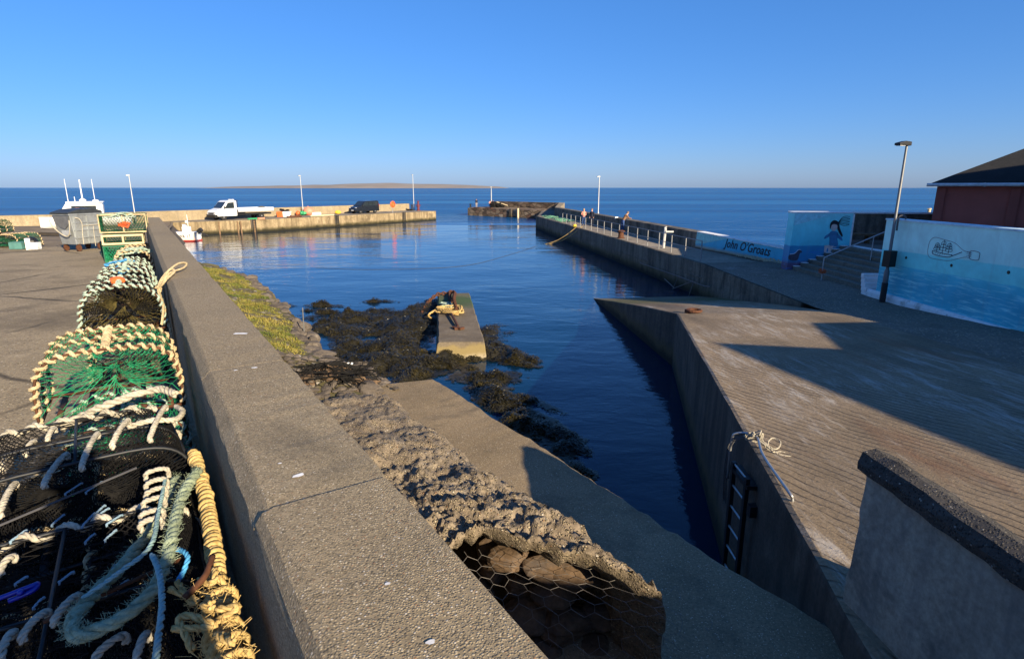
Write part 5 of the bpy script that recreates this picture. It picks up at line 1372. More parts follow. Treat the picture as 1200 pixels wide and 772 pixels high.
for (x0, y0, x1, y1, z) in [(0, 600, 18, 566, 4.34), (52, 566, 78, 532, 4.39), (96, 545, 114, 508, 4.41), (132, 520, 150, 492, 4.43), (176, 512, 194, 476, 4.44), (0, 770, 16, 740, 4.27), (26, 745, 56, 716, 4.28), (64, 726, 92, 697, 4.29), (2, 548, 12, 532, 4.30), (30, 530, 40, 517, 4.32), (56, 514, 64, 502, 4.34), (0, 668, 16, 652, 4.28), (110, 772, 146, 744, 4.28), (160, 772, 172, 742, 4.28)]:
    a, c = at(x0, y0, z), at(x1, y1, z+.01); m_ = a.lerp(c, .5) + V(0, 0, .012)
    mb = MB(); rope(mb, spline([a - V(0, 0, .02), a, m_, c, c - V(0, 0, .025)], 6), .0115, .05, n=6, seg=9); adopt(mb, 'lacing', M['rope_white'], N2 if y0 < 600 else N1)
for k in range(6):
    yy = 552 + k*12 + rnd(-3, 3); a = at(172+rnd(-3, 3)-k*1.2, yy+4, 4.37); c = at(196-k*1.4, yy-2, 4.38); m_ = a.lerp(c, .5) + V(0, 0, .01)
    mb = MB(); rope(mb, spline([a - V(0, 0, .03), a, m_, c, c - V(0, 0, .04)], 6), .0095, .045, n=6, seg=9); adopt(mb, 'lacing', M['rope_white'], N2)
mb = MB(); rope(mb, spline([at(72, 502, 4.30), at(90, 490, 4.33), at(120, 476, 4.38), at(160, 462, 4.42), at(188, 456, 4.43), at(206, 462, 4.43)], 10), .020, .11, n=7, seg=12); adopt(mb, 'edge_rope', M['rope_white'], N2)
mb = MB(); rope(mb, spline([at(150, 500, 4.42), at(180, 492, 4.44), at(205, 492, 4.42), at(214, 482, 4.40), at(206, 476, 4.38)], 10), .013, .07, n=7, seg=12)
adopt(mb, 'corner_rope', M['rope_white'], N2)
tw_ = plain('pale_blue_twine', (.20,.30,.38), .85)
for k in range(15):
    mb = MB();
    x = rnd(10, 150); y_ = rnd(575, 720); a = at(x, y_, 4.27); c = at(x+rnd(10, 20), y_-rnd(9, 16), 4.28); rope(mb, [a - V(0, 0, .01), a, c, c - V(0, 0, .01)], .0045, .03, n=4, seg=6); adopt(mb, 'repair_twine', tw_, N1)
mb = MB(); mb.tube([at(-30, 628, 4.33), at(60, 590, 4.36), at(160, 548, 4.38)], .0045, 6); tag(mb.build('bungee_cord', plain('grey_cord', (.06,.06,.065), .6)), 'dark taut cord stretched across the black net', 'cord')
# white rope tied over the wall
mb = MB(); k0 = V(*W(.08, 6.75, 4.50))
tt = lambda o, s, z: V(*W(o, s, z))
rope(mb, spline([tt(.06, 6.2, 4.25), tt(.10, 6.5, 4.38), k0, tt(.15, 7.0, 4.60), tt(.30, 7.3, 4.68), tt(.40, 7.5, 4.66), tt(.36, 7.35, 4.63), tt(.20, 6.9, 4.63), k0 + V(.02, 0, .02)], 8), .012, .07, n=6)
rope(mb, spline([k0, tt(.14, 6.9, 4.58), tt(.22, 7.05, 4.66), tt(.25, 6.95, 4.64), tt(.16, 6.7, 4.60), k0], 8), .012, .07, n=6)
rope(mb, spline([k0 + V(rnd(-.03, .03), rnd(-.03, .03), rnd(-.03, .03)) for _ in range(8)], 6, True), .011, n=5)
rope(mb, spline([k0, tt(.12, 6.55, 4.25), tt(.13, 6.4, 4.0), tt(.13, 6.3, 3.8)], 8), .011, n=5)
tag(mb.build('tied_rope', M['rope_cream'], smooth=True), 'cream rope knotted to a pot and looped up over the parapet edge', 'rope')
# lichen-yellow twist by the near pot corner
# ---- boxed pots of the tall stack
def box_creel(label, Wd, L, Hh, loc, rz, netm, edgem, er=.018, group=GRP, bars=1):
    t = thing('box_pot', label, 'lobster pot', loc, rz, group)
    hw = Wd/2
    mb = MB()
    for z in (er, Hh-er):
        mb.tube([(-hw, 0, z), (hw, 0, z), (hw, L, z), (-hw, L, z)], er, 6, True)
    for x in [-hw + Wd*k/(bars+1) for k in range(bars+2)]:
        for y in (0, L): mb.tube([(x, y, er), (x, y, Hh-er)], er*.8, 6)
        mb.tube([(x, 0, Hh-er), (x, L, Hh-er)], er*.7, 6)
    mb.build('frame', edgem, t)
    mb = MB(); k = max(6, int(Wd/.06)); kz = max(4, int(Hh/.05)); kl = max(5, int(L/.06))
    for y in (.004, L-.004): net(mb, lambda u, v: V(-hw+Wd*u, y, Hh*v), k, kz, .0042)
    for x in (-hw+.004, hw-.004): net(mb, lambda u, v: V(x, L*u, Hh*v), kl, kz, .0042)
    net(mb, lambda u, v: V(-hw+Wd*u, L*v, Hh-.01), k, kl, .0042); net(mb, lambda u, v: V(-hw+Wd*u, L*v, .02), k, kl, .0042)
    net(mb, lambda u, v: V(-hw+Wd*u, L*.4+.1*sin(9*u), Hh*v), k, kz, .0042)
    mb.build('netting', netm, t)
    return t
random.seed(61)
S0 = 17.2
dn = fibre('dark_green_netting', (.008,.05,.028), (.02,.12,.06), 40)
box_creel('green meshed pot at the bottom left of the tall stack', .46, .85, .40, W(-.58, S0-.05, PZ), HEAD-R(4), M['net_green'], plain('green_pot_frame', (.03,.14,.08), .7), .012, GRP, 0)
creel('lobster_pot', 'dark pot with cream rope lying at the bottom right of the tall stack', .62, .8, .40, W(-.14, S0-.1, PZ), HEAD, M['net_black'], M['rope_cream'], .5, 18, 8, .005, .018, .1, GRP, 0, 16, True)
box_creel('pale framed pot with a wooden rail in the middle of the tall stack', .84, .8, .26, W(-.38, S0+.05, PZ+.41), HEAD-R(3), dn, plain('cream_pot_frame', (.55,.46,.28), .8), .03, GRP, 1)
box_creel('dark pot topping the tall stack with yellowish rope corners', .98, .85, .46, W(-.33, S0+.1, PZ+.70), HEAD-R(3), dn, M['rope_cream'], .019, GRP, 1)
box_creel('dark pot behind the green one at the foot of the tall stack', .5, .8, .40, W(-.62, S0+1.0, PZ), HEAD+R(5), dn, plain('green_pot_frame_dull', (.05,.12,.07), .8), .016, GRP, 0)
mb = MB(); c0 = V(*W(-.30, S0+.09, PZ+.90))
for k in range(5): rope(mb, spline([c0 + V(rnd(-.16, .16), rnd(-.04, .04), rnd(-.07, .06)) for _ in range(6)], 6), .016, n=4)
tag(mb.build('rope_coil', plain('orange_red_rope', (.55,.10,.03), .85)), 'orange red rope coil hanging in the front of the top pot', 'rope')
mb = MB()
for k in range(5): rope(mb, spline([V(*W(-.70+rnd(-.1, .2)+.15*j, S0+.05+rnd(-.05, .2), PZ+1.17+rnd(-.12, .02))) for j in range(5)], 6), .013, n=4)
tag(mb.build('draped_rope', M['rope_teal']), 'pale teal rope draped over the topmost pot of the stack', 'rope')
# ---- heap of pots and gear at the left edge of the picture
HX, HY = -16.5, 17.6
heap = [(0, 0, 0, .1, 'dark pot at the bottom of the heap at the left picture edge'), (.95, .1, 0, -.2, 'pot with pale rope rails at the right foot of the far left heap'), (-.9, .2, 0, .3, 'pot mostly outside the picture in the far left heap'), (.25, .15, .42, .25, 'pot in the second layer of the far left heap'), (-.75, .1, .42, -.2, 'left pot in the second layer of the far left heap')]
hp = None
for (dx, dy, dz, a, lab) in heap:
    if hp is None: hp = creel('lobster_pot', lab, .9, .75, .40, (HX+dx, HY+dy, PZ+dz), a, dn, M['rope_cream'], .5, 20, 9, .005, .016, .1, 'lobster pots heaped at the left edge', 0, 16, True)
    else: dup(hp, (HX+dx, HY+dy, PZ+dz), a, lab)
mb = MB(); mb.box((HX+1.62, HY-.25, PZ+.10), (.36, .3, .2), .1); mb.box((HX+1.62, HY-.25, PZ+.205), (.32, .26, .012), .1); tag(mb.build('plastic_tray', plain('teal_plastic', (.08,.20,.18), .5), bevel=.02), 'teal plastic tray beside the far left heap of pots', 'tray')
mb = MB(); mb.ball((HX+2.02, HY-.25, PZ+.18), .18, 12, 8); mb.cur = 1; mb.box((HX+2.02, HY-.35, PZ+.16), (.12, .3, .33), .5); mb.box((HX+2.2, HY-.35, PZ+.10), (.22, .2, .2), .2)
tag(mb.build('buoy', [M['black'], M['white_paint']]), 'black and white float lying right of the far left heap', 'float')
mb = MB(); px = V(-24.3, 26.5, 0); gz = ground_z(26.5)
mb.tube([px + V(0, 0, gz), px + V(0, 0, gz+2.3)], .04, 6); mb.tube([px + V(-1.5, .3, gz), px + V(-1.5, .3, gz+2.3)], .04, 6); mb.tube([px + V(-1.8, .3, gz+2.3), px + V(0, 0, gz+2.35)], .035, 6)
tag(mb.build('pipe_goalpost', M['dark_metal']), 'thin rusty pipe frame standing before the sea wall at far left', 'frame')
for (x, y, L_, a, lab) in ((-22.2, 24.2, 1.3, -.25, 'dark timber spar on the track nearest the far left heap'), (-21.9, 27.5, 1.6, -.3, 'dark timber spar in the middle of the earth track'), (-21.5, 31.0, 2.2, -.2, 'dark timber spar on the track just left of the grey bin')):
    mb = MB(); mb.box((x, y, ground_z(y)+.1), (L_, .14, .16), a); tag(mb.build('timber_spar', plain('dark_timber', (.05,.04,.03), .9), bevel=.01), lab, 'timber')

# ------------------------------------------------------------------ wheeled bin
bt = thing('wheeled_bin', 'grey galvanised wheeled bin with a torn dark lid and rusty wheels', 'bin', (-12.75, 17.1, 3.7), R(72))
bt.scale = (.74, .70, .98)
mb = MB(); z0, z1 = .20, 1.06
mb.hexa([(-.52,-.42,z0),(.55,-.42,z0),(.55,.42,z0),(-.52,.42,z0),(-.66,-.50,z1),(.60,-.50,z1),(.60,.50,z1),(-.66,.50,z1)])
mb.build('body', M['skip'], bt, bevel=.02)
mb = MB()
for z in (.40, .62, .84): mb.box((-.02, -.438-.075*(z-.2), z), (1.08, .05, .03)); 
for x in (-.5, .0, .5): mb.box((x, -.476, .62), (.035, .05, .8), 0, ('X', .09))
mb.build('rib', M['skip'], bt)
mb = MB(); mb.box((-.03, 0, z1+.02), (1.34, 1.06, .05)); mb.build('rim', M['skip'], bt, bevel=.01)
mb = MB(); mb.extr([(-.72, 1.08), (-.72, 1.13), (-.3, 1.22), (.3, 1.24), (.64, 1.16), (.64, 1.08)], -.53, .53, 'y'); mb.build('lid', M['bin_lid'], bt, bevel=.02)
mb = MB(); mb.poly([(-.682, -.47, 1.04), (-.672, -.40, .80), (-.655, -.12, .66), (-.655, .15, .70), (-.672, .40, .86), (-.682, .47, 1.04)]); mb.build('torn_liner', plain('grey_liner', (.11,.115,.125), .5), bt)
mb = MB(); mb.poly([(-.655, -.40, .62), (-.645, -.40, .50), (-.635, .10, .46), (-.645, .14, .62)]); mb.build('sticker', plain('pale_grey_sticker', (.34,.36,.38), .6), bt)
mb = MB(); mb.tube(spline([(-.74, .56, 1.02), (-.76, .50, .82), (-.72, .20, .58), (-.69, -.10, .46), (-.69, -.34, .50), (-.70, -.46, .70), (-.70, -.50, .92)], 6), .020, 6); mb.tube(spline([(-.50, -.53, .98), (-.34, -.535, .95), (-.26, -.54, .8), (-.30, -.53, .5), (-.30, -.50, .2)], 6), .014, 6)
mb.tube([(.20, -.50, .72), (.18, -.49, .5), (.18, -.47, .12)], .012, 5); mb.tube([(-.25, -.515, .74), (.5, -.52, .76)], .010, 5); mb.build('white_cord', M['rope_white'], bt)
for x in (-.42, .44):
    for y in (-.36, .36):
        mb = MB(); mb.lathe([(.10, -.035), (.10, .035)], (x, y, .10), 14, 'y'); wh = mb.build('wheel', M['rust'], bt)
        mb = MB(); mb.box((x, y-.05, .155), (.06, .012, .12)); mb.box((x, y+.05, .155), (.06, .012, .12)); mb.box((x, y, .212), (.14, .14, .014)); mb.build('wheel_fork', M['rust'], wh)

# ------------------------------------------------------------------ boats
def hull(mb, L, B, D, sheer=.35, n=18, m=7, keel=0.0):
    b0 = len(mb.v)
    for k in range(n+1):
        t = k/n; x = L*(t-.5)
        w = B/2*min(1, (1-t)**.55*1.35) if t > .35 else B/2*(.86+.14*t/.35)
        zt = D + sheer*max(0, t-.3)**2*2; zb = keel + D*.75*max(0, t-.8)**1.5*6*.35
        for j in range(m+1):
            a = j/m; y = w*(1-(1-a)**2.2) if j else 0; z = zb + (zt-zb)*a**1.25
            mb.v.append((x, y, z))
        for j in range(m+1):
            a = j/m; y = w*(1-(1-a)**2.2) if j else 0; z = zb + (zt-zb)*a**1.25
            mb.v.append((x, -y, z))
    S_ = 2*(m+1)
    for k in range(n):
        for j in range(m):
            mb.face((b0+k*S_+j, b0+k*S_+j+1, b0+(k+1)*S_+j+1, b0+(k+1)*S_+j))
            o = m+1; mb.face((b0+k*S_+o+j+1, b0+k*S_+o+j, b0+(k+1)*S_+o+j, b0+(k+1)*S_+o+j+1))
        mb.face((b0+k*S_+m, b0+k*S_+2*m+1, b0+(k+1)*S_+2*m+1, b0+(k+1)*S_+m))
    mb.face([b0+j for j in range(m+1)] + [b0+m+1+j for j in range(m, 0, -1)])
bxy = P(98, 268, 2.35); gz = ground_z(bxy[1])
bo = thing('white_boat', 'white wheelhouse fishing boat on the hard behind the grey bin', 'boat', (bxy[0]-.2, bxy[1]+.8, gz), R(212))
mb = MB(); hull(mb, 6.0, 2.3, .85, .08); mb.build('hull', M['hull_white'], bo, smooth=True, bevel=0)
mb = MB(); mb.extr([(-1.2, .95), (-1.25, 1.88), (-.9, 1.98), (1.1, 1.98), (1.55, 1.3), (1.7, .95)], -.85, .85, 'y'); wh = mb.build('wheelhouse', M['hull_white'], bo, bevel=.06)
for y in (-.862, .862):
    mb = MB(); mb.box((.0, y, 1.55), (1.6, .014, .42)); mb.build('window', M['glass'], wh)
mb = MB(); mb.box((-.1, 0, 2.03), (2.4, 1.95, .09)); mb.build('roof', M['hull_white'], bo, bevel=.03)
for (x, y, h, r_) in ((1.0, -.1, 1.75, .024), (-.75, .2, 1.75, .024), (.05, .1, 1.7, .055), (.55, .1, .4, .028)):
    mb = MB(); mb.lathe([(r_, 2.05), (r_*.7, 2.05+h)], (x, y, 0), 8); mb.build('mast' if h > 1 else 'aerial', M['hull_white'], bo)
mb = MB(); mb.lathe([(.22, 2.08), (.24, 2.2), (.1, 2.3)], (.05, .1, 0), 12); mb.lathe([(.2, 2.08), (.22, 2.17), (.1, 2.22)], (-.8, .4, 0), 12); mb.build('radar', M['hull_white'], bo)
tb = V(bxy[0]+1.05, bxy[1]-2.4, ground_z(bxy[1]-2.4)); mb = MB(); mb.box(tb + V(0, 0, .45), (1.0, .8, .9)); mb.cur = 1; mb.box(tb + V(-.25, -.405, .5), (.45, .01, .55))
tag(mb.build('plastic_crate', [M['blue_pl'], plain('pale_yellow', (.75,.62,.22), .6)]), 'bright blue and yellow crate between the bin and the pot stack', 'crate')
mb = MB(); mb.ball(tb + V(-.1, .8, 1.3), .32, 12, 8, (1.3, 1, .8), .1); tag(mb.build('float', M['salmon']), 'pink float resting above the blue crate by the boat', 'float')
q = P(206, 282.5, 0); ang = atan2(P(228, 281, 0)[1]-q[1], P(228, 281, 0)[0]-q[0])
bo = thing('moored_boat', 'small white open boat with a red waterline moored behind the parapet', 'boat', (q[0]-.35, q[1]+.2, -.28), R(184))
mb = MB(); hull(mb, 5.2, 1.9, 1.22, .25); mb.build('hull', M['hull_white'], bo, smooth=True)
mb = MB(); hull(mb, 5.22, 1.935, .40, .02); mb.build('waterline_band', M['antifoul'], bo, smooth=True)
for sgn, rt in ((1, pi), (-1, 0)):
    tc = bpy.data.curves.new('registration', 'FONT'); tc.body = 'WK 17'; tc.size = .42; tc.extrude = .004
    to = bpy.data.objects.new('tmp', tc); COL.objects.link(to); bpy.context.view_layer.update()
    me = bpy.data.meshes.new_from_object(to.evaluated_get(bpy.context.evaluated_depsgraph_get())); bpy.data.objects.remove(to)
    me.materials.clear(); me.materials.append(M['black'])
    to = bpy.data.objects.new('registration', me); COL.objects.link(to); to.parent = bo
    to.location = (-1.0 if sgn == 1 else -2.2, sgn*.955, .72); to.rotation_euler = (pi/2, 0, rt)
mb = MB(); mb.box((-1.5, 0, 1.42), (.6, .8, .7)); mb.box((-1.35, 0, 1.85), (.08, .8, .35), 0, ('Y', .3)); mb.build('console', M['hull_white'], bo, bevel=.04)
mb = MB(); mb.tube([(-1.7, 0, 1.2), (-1.7, 0, 3.0)], .03, 6); mb.tube([(-1.7, -.4, 2.2), (-1.7, .4, 2.2)], .03, 6); mb.lathe([(.12, 2.2), (.14, 2.35), (.05, 2.42)], (-1.7, .3, 0), 8); mb.build('mast', M['hull_white'], bo)
mb = MB(); mb.box((-2.85, 0, 1.35), (.4, .36, .5), 0, ('Y', -.9)); mb.tube([(-2.9, 0, 1.2), (-3.2, 0, 1.0), (-3.5, 0, .82)], .08, 8); mb.box((-3.52, 0, .8), (.14, .05, .26)); mb.build('outboard_motor', M['black'], bo, bevel=.03)

# ------------------------------------------------------------------ vehicles on the pier
def wheel(parent, x, y, r, w):
    mb = MB(); mb.lathe([(r*.62, -w/2), (r*.94, -w/2), (r, -w*.3), (r, w*.3), (r*.94, w/2), (r*.62, w/2)], (x, y, r), 22, 'y'); wo = mb.build('wheel', M['rubber'], parent)
    mb = MB()
    for s_ in (-1, 1): mb.lathe([(r*.6, s_*w*.46), (r*.25, s_*w*.40), (r*.2, s_*w*.52), (0.01, s_*w*.52)], (x, y, r), 16, 'y', cap=False)
    mb.build('rim', plain('steel_rim', (.45,.45,.46), .4, .6), wo)
ve = atan2(le.y, le.x)
tp = LP(33.85, 3.1)
tr = thing('pickup_truck', 'white dropside pickup truck parked on the left pier facing the shore', 'truck', (tp.x, tp.y, DZ+.01), ve)
mb = MB(); mb.extr([(.98, .48), (.95, 2.30), (1.15, 2.40), (1.95, 2.38), (2.25, 2.22), (2.95, 1.42), (3.55, 1.22), (3.78, 1.02), (3.82, .48)], -1.0, 1.0, 'y'); cab = mb.build('cab', M['white_gloss'], tr, bevel=.07, seg=3)
for s_ in (-1, 1):
    mb = MB(); mb.poly([(1.30, s_*1.008, 1.42), (2.55, s_*1.008, 1.42), (2.10, s_*1.008, 2.12), (1.30, s_*1.008, 2.18)]); mb.build('side_window', M['glass'], tr)
    mb = MB(); mb.box((1.55, s_*1.006, 1.22), (.18, .02, .05)); mb.box((1.12, s_*1.003, 1.3), (.015, .012, 1.5)); mb.box((2.72, s_*1.003, .95), (.015, .012, .7)); mb.build('door_trim', M['black'], tr)
    mb = MB(); mb.box((2.62, s_*1.13, 1.55), (.12, .16, .30)); mb.build('mirror', M['black'], tr, bevel=.02)
    mb = MB(); mb.box((3.60, s_*.78, .98), (.42, .34, .20), 0, ('Y', .25)); mb.build('headlight', M['lamp_lens'], tr, bevel=.03)
mb = MB(); mb.poly([(2.275, -.88, 2.20), (2.275, .88, 2.20), (2.93, .92, 1.46), (2.93, -.92, 1.46)]); mb.build('windscreen', M['glass'], tr)
mb = MB(); mb.box((3.72, 0, .52), (.36, 2.04, .40)); mb.box((3.80, 0, .86), (.12, 1.2, .18)); mb.build('bumper', M['black'], tr, bevel=.05)
mb = MB(); mb.box((1.05, 0, 2.46), (.16, 1.0, .14)); mb.build('light_bar', M['white_gloss'], tr, bevel=.02)
mb = MB(); mb.box((-1.5, -.4, .66), (5.2, .12, .22)); mb.box((-1.5, .4, .66), (5.2, .12, .22)); mb.box((-.6, -.75, .62), (.9, .4, .4)); mb.box((-2.4, 0, .45), (.2, 1.6, .2)); mb.build('chassis', M['dark_metal'], tr)
bd2 = MB(); bd2.box((-1.62, 0, .98), (5.0, 2.1, .12)); bed = bd2.build('flatbed', M['galv'], tr)
for s_ in (-1, 1):
    mb = MB(); mb.box((-1.62, s_*1.055, 1.22), (5.0, .04, .42)); mb.build('drop_side', M['white_gloss'], tr, bevel=.01)
mb = MB(); mb.box((-4.12, 0, 1.22), (.04, 2.1, .42)); mb.build('tailgate', M['white_gloss'], tr)
mb = MB(); mb.box((.86, 0, 1.1), (.06, 2.1, .3))
for y in (-1, -.5, 0, .5, 1): mb.box((.86, y, 1.75), (.05, .05, 1.3))
mb.box((.86, 0, 2.38), (.06, 2.1, .08)); mb.build('headboard', M['dark_metal'], tr)
for x in (2.75, -2.35):
    for s_ in (-1, 1): wheel(tr, x, s_*.86, .37, .24)
for s_ in (-1, 1): wheel(tr, -3.1+.0, s_*.86, .37, .24) if False else None
mb = MB()
for k in range(9): mb.box((-3.0+rnd(-.7, .6), rnd(-.6, .6), 1.16+rnd(0, .2)), (rnd(.2, .5), rnd(.2, .4), rnd(.2, .35)), rnd(0, 3))
c0 = mb.build('load', plain('mixed_load', (.10,.085,.06), .85)); c0.location = (0, 0, 0)
qq = tr.location + Matrix.Rotation(ve, 3, 'Z') @ Vector((-3.0, 0, 1.05)); c0.location = qq; c0.rotation_euler = (0, 0, ve)
tag(c0, 'jumbled brown load at the tail of the white truck bed', 'load')
vp = LP(13.0, 3.4)
vn = thing('van', 'dark small van parked near the outer end of the left pier', 'van', (vp.x, vp.y, DZ+.01), ve)
mb = MB(); mb.extr([(2.25, .32), (2.36, .55), (2.30, .92), (2.05, 1.04), (1.35, 1.16), (.62, 1.80), (.30, 1.92), (-1.9, 1.95), (-2.22, 1.88), (-2.34, 1.2), (-2.36, .34)], -.92, .92, 'y'); mb.build('body', M['black_gloss'], vn, bevel=.09, seg=3)
for s_ in (-1, 1):
    mb = MB(); mb.poly([(1.18, s_*.926, 1.20), (.56, s_*.926, 1.74), (-.05, s_*.926, 1.78), (-.05, s_*.926, 1.20)]); mb.poly([(-.15, s_*.926, 1.20), (-.15, s_*.926, 1.78), (-.95, s_*.926, 1.78), (-.95, s_*.926, 1.20)]); mb.poly([(-1.05, s_*.926, 1.22), (-1.05, s_*.926, 1.78), (-2.0, s_*.926, 1.76), (-2.1, s_*.926, 1.24)]); mb.build('side_window', M['glass'], vn)
    mb = MB(); mb.box((2.12, s_*.68, .90), (.36, .40, .18), 0, ('Y', .35)); mb.build('headlight', M['lamp_lens'], vn, bevel=.04)
    mb = MB(); mb.box((1.12, s_*1.03, 1.24), (.14, .18, .18)); mb.build('mirror', M['black'], vn, bevel=.03)
    mb = MB(); mb.box((-2.32, s_*.84, 1.25), (.06, .10, .40)); mb.build('tail_light', M['red_lens'], vn)
    for x in (1.5, -1.45): wheel(vn, x, s_*.80, .33, .22)
mb = MB(); mb.poly([(1.30, -.78, 1.23), (1.30, .78, 1.23), (.68, .72, 1.775), (.68, -.72, 1.775)]); mb.build('windscreen', M['glass'], vn)
mb = MB(); mb.box((2.33, 0, .44), (.10, 1.6, .24)); mb.build('bumper', M['black'], vn, bevel=.03)
mb = MB(); mb.box((2.375, 0, .52), (.02, .52, .11)); mb.build('number_plate', M['white_paint'], vn)

# ------------------------------------------------------------------ gear on the left pier
def gear(px, py, w=None): p = V(*P(px, py, DZ)); return p
g = gear(334, 254)
fb = thing('fish_box', 'stacked white fish tub beside an orange one by the truck tail', 'fish box', (g.x, g.y, DZ), ve)
mb = MB(); mb.hexa([(-.6,-.5,0),(.6,-.5,0),(.6,.5,0),(-.6,.5,0),(-.68,-.56,.68),(.68,-.56,.68),(.68,.56,.68),(-.68,.56,.68)]); mb.build('tub', M['fishbox'], fb, bevel=.04)
mb = MB(); mb.box((0, 0, .69), (1.44, 1.2, .06)); mb.build('tub_rim', M['fishbox'], fb, bevel=.02)
mb = MB()
for k in range(6): mb.ball(V(g.x, g.y, DZ+.86) + V(rnd(-.45, .45), rnd(-.3, .3), rnd(-.06, .1)), rnd(.12, .22), 8, 6, (1.3, 1, .8), .4, k)
tag(mb.build('net_bundle', M['net_black']), 'dark net bundle piled on the white fish tub', 'net')
g2 = g + le*.95 - ln*.3; mb = MB(); mb.hexa([tuple(V(g2.x, g2.y, DZ) + q) for q in (V(-.3,-.3,0),V(.3,-.3,0),V(.3,.3,0),V(-.3,.3,0),V(-.36,-.36,.75),V(.36,-.36,.75),V(.36,.36,.75),V(-.36,.36,.75))])
tag(mb.build('orange_tub', M['orange'], bevel=.05), 'orange plastic tub just left of the white fish tub', 'tub')
def buoy(px, py, r, m, lab, sq=(1, 1, 1)):
    p = gear(px, py); mb = MB(); mb.ball(p + V(0, 0, r*.92*sq[2]), r, 16, 11, sq); mb.tube([p + V(0, -r*.2, r*1.8*sq[2]), p + V(.0, -r*.2, r*2.1*sq[2])], r*.16, 8); return tag(mb.build('buoy', m, smooth=True), lab, 'buoy', 'buoys on the left pier')
buoy(362, 252.4, .66, M['salmon'], 'biggest faded pink buoy right of the mid pier lamp post', (1.15, 1, .95))
buoy(367, 252.0, .36, M['salmon'], 'smaller pink buoy touching the big one on its right')
buoy(349.5, 252.6, .34, M['orange'], 'small orange buoy left of the green bundle on the left pier')
buoy(396, 250.9, .36, M['yellow'], 'yellow buoy on the pier in front of the dark van', (1.4, 1, .8))
g = gear(355, 252.6); mb = MB()
for k in range(7): mb.ball(g + V(rnd(-.35, .35), rnd(-.3, .3), rnd(.15, .45)), rnd(.16, .28), 8, 6, (1.2, 1, .8), .4, k)
tag(mb.build('net_bundle', M['green_pl']), 'green net bundle at the foot of the mid pier lamp post', 'net')
g = gear(352, 250.5); mb = MB(); mb.prism([(g.x-1.0, g.y+.2), (g.x+1.3, g.y+1.6), (g.x+1.4, g.y+2.2), (g.x-.9, g.y+.8)], DZ, DZ+1.0); mb.cur = 0
tag(mb.build('dark_tarpaulin', M['black'], bevel=.2), 'dark heap under a sheet behind the green bundle', 'heap')
g = gear(369.5, 252.2); mb = MB(); mb.box(g + V(0, 0, .2), (1.5, .8, .4), ve); mb.box(g + V(0, 0, .41), (1.4, .7, .02), ve); tag(mb.build('fish_box', M['fishbox'], bevel=.04), 'low white fish box right of the pink buoys', 'fish box')
for (a, w, L_, m_, lab) in ((27.4, 1.0, 2.2, M['rust'], 'rusty bits of gear lying along the pier edge by the white tub'), (22.8, 1.1, 4.0, M['pale_timber'], 'pale plank lying along the pier edge right of the buoys'), (33.8, .6, 1.2, M['green_pl'], 'small green net roll at the pier edge before the truck'), (32.6, .6, .9, M['salmon'], 'small pink float at the pier edge under the truck bed')):
    c_ = LP(a, w); mb = MB(); mb.box(V(c_.x, c_.y, DZ+.12), (L_, .3, .2), ve)
    if m_ is M['rust']:
        for k in range(5): mb.ball(V(c_.x, c_.y, DZ+.22) + le*rnd(-1, 1), rnd(.12, .25), 7, 5, (1, 1, 1), .3, k)
    tag(mb.build('pier_gear', m_, bevel=.03), lab, 'gear')
c_ = LP(9.3, .9); lb = thing('lifebuoy_stand', 'orange lifebuoy housing on a post on the left pier right of the van', 'lifebuoy', (c_.x, c_.y, DZ), ve)
mb = MB(); mb.tube([(0, 0, 0), (0, 0, 1.1)], .05, 6); mb.build('post', M['pole'], lb)
mb = MB(); mb.lathe([(.02, -.12), (.42, -.10), (.52, -.02), (.52, .08), (.45, .14), (.02, .15)], (0, .05, 1.35), 22, 'y'); mb.build('housing', M['orange'], lb, smooth=False, bevel=.02)
mb = MB(); mb.tube([V(.33*cos(2*pi*k/20), .22, 1.35+.33*sin(2*pi*k/20)) for k in range(20)], .06, 7, True); mb.tube([V(.33*cos(2*pi*k/20), -.12, 1.35+.33*sin(2*pi*k/20)) for k in range(20)], .05, 7, True); mb.build('ring', plain('lifebuoy_red', (.80,.07,.02), .5), lb)
c_ = LP(.25, 3.9); rb_ = thing('red_bollard', 'dark red iron mooring post at the outer end of the left pier', 'bollard', (c_.x, c_.y, DZ)); mb = MB(); mb.lathe([(.34, 0), (.34, .12), (.2, .2), (.2, .7), (.32, .76), (.32, .9), (.17, .96), (.15, 1.5), (.22, 1.55), (.05, 1.75)], n=14); mb.build('column', plain('dark_red_iron', (.13,.025,.03), .6), rb_)
mb = MB(); mb.tube([(-.45, 0, .95), (.45, 0, .95)], .06, 6); mb.build('crossbar', plain('dark_red_bar', (.11,.022,.026), .6), rb_)
c_ = LP(1.1, 4.6); mb = MB(); mb.lathe([(.22, 0), (.22, .15), (.13, .25), (.13, .9), (.22, .98), (.2, 1.05)], (c_.x, c_.y, DZ), 12); mb.box((c_.x-.5, c_.y+.2, DZ+.15), (.8, .5, .3), ve)
tag(mb.build('black_bollard', M['black']), 'black bollard left of the pier end lamp post', 'bollard')

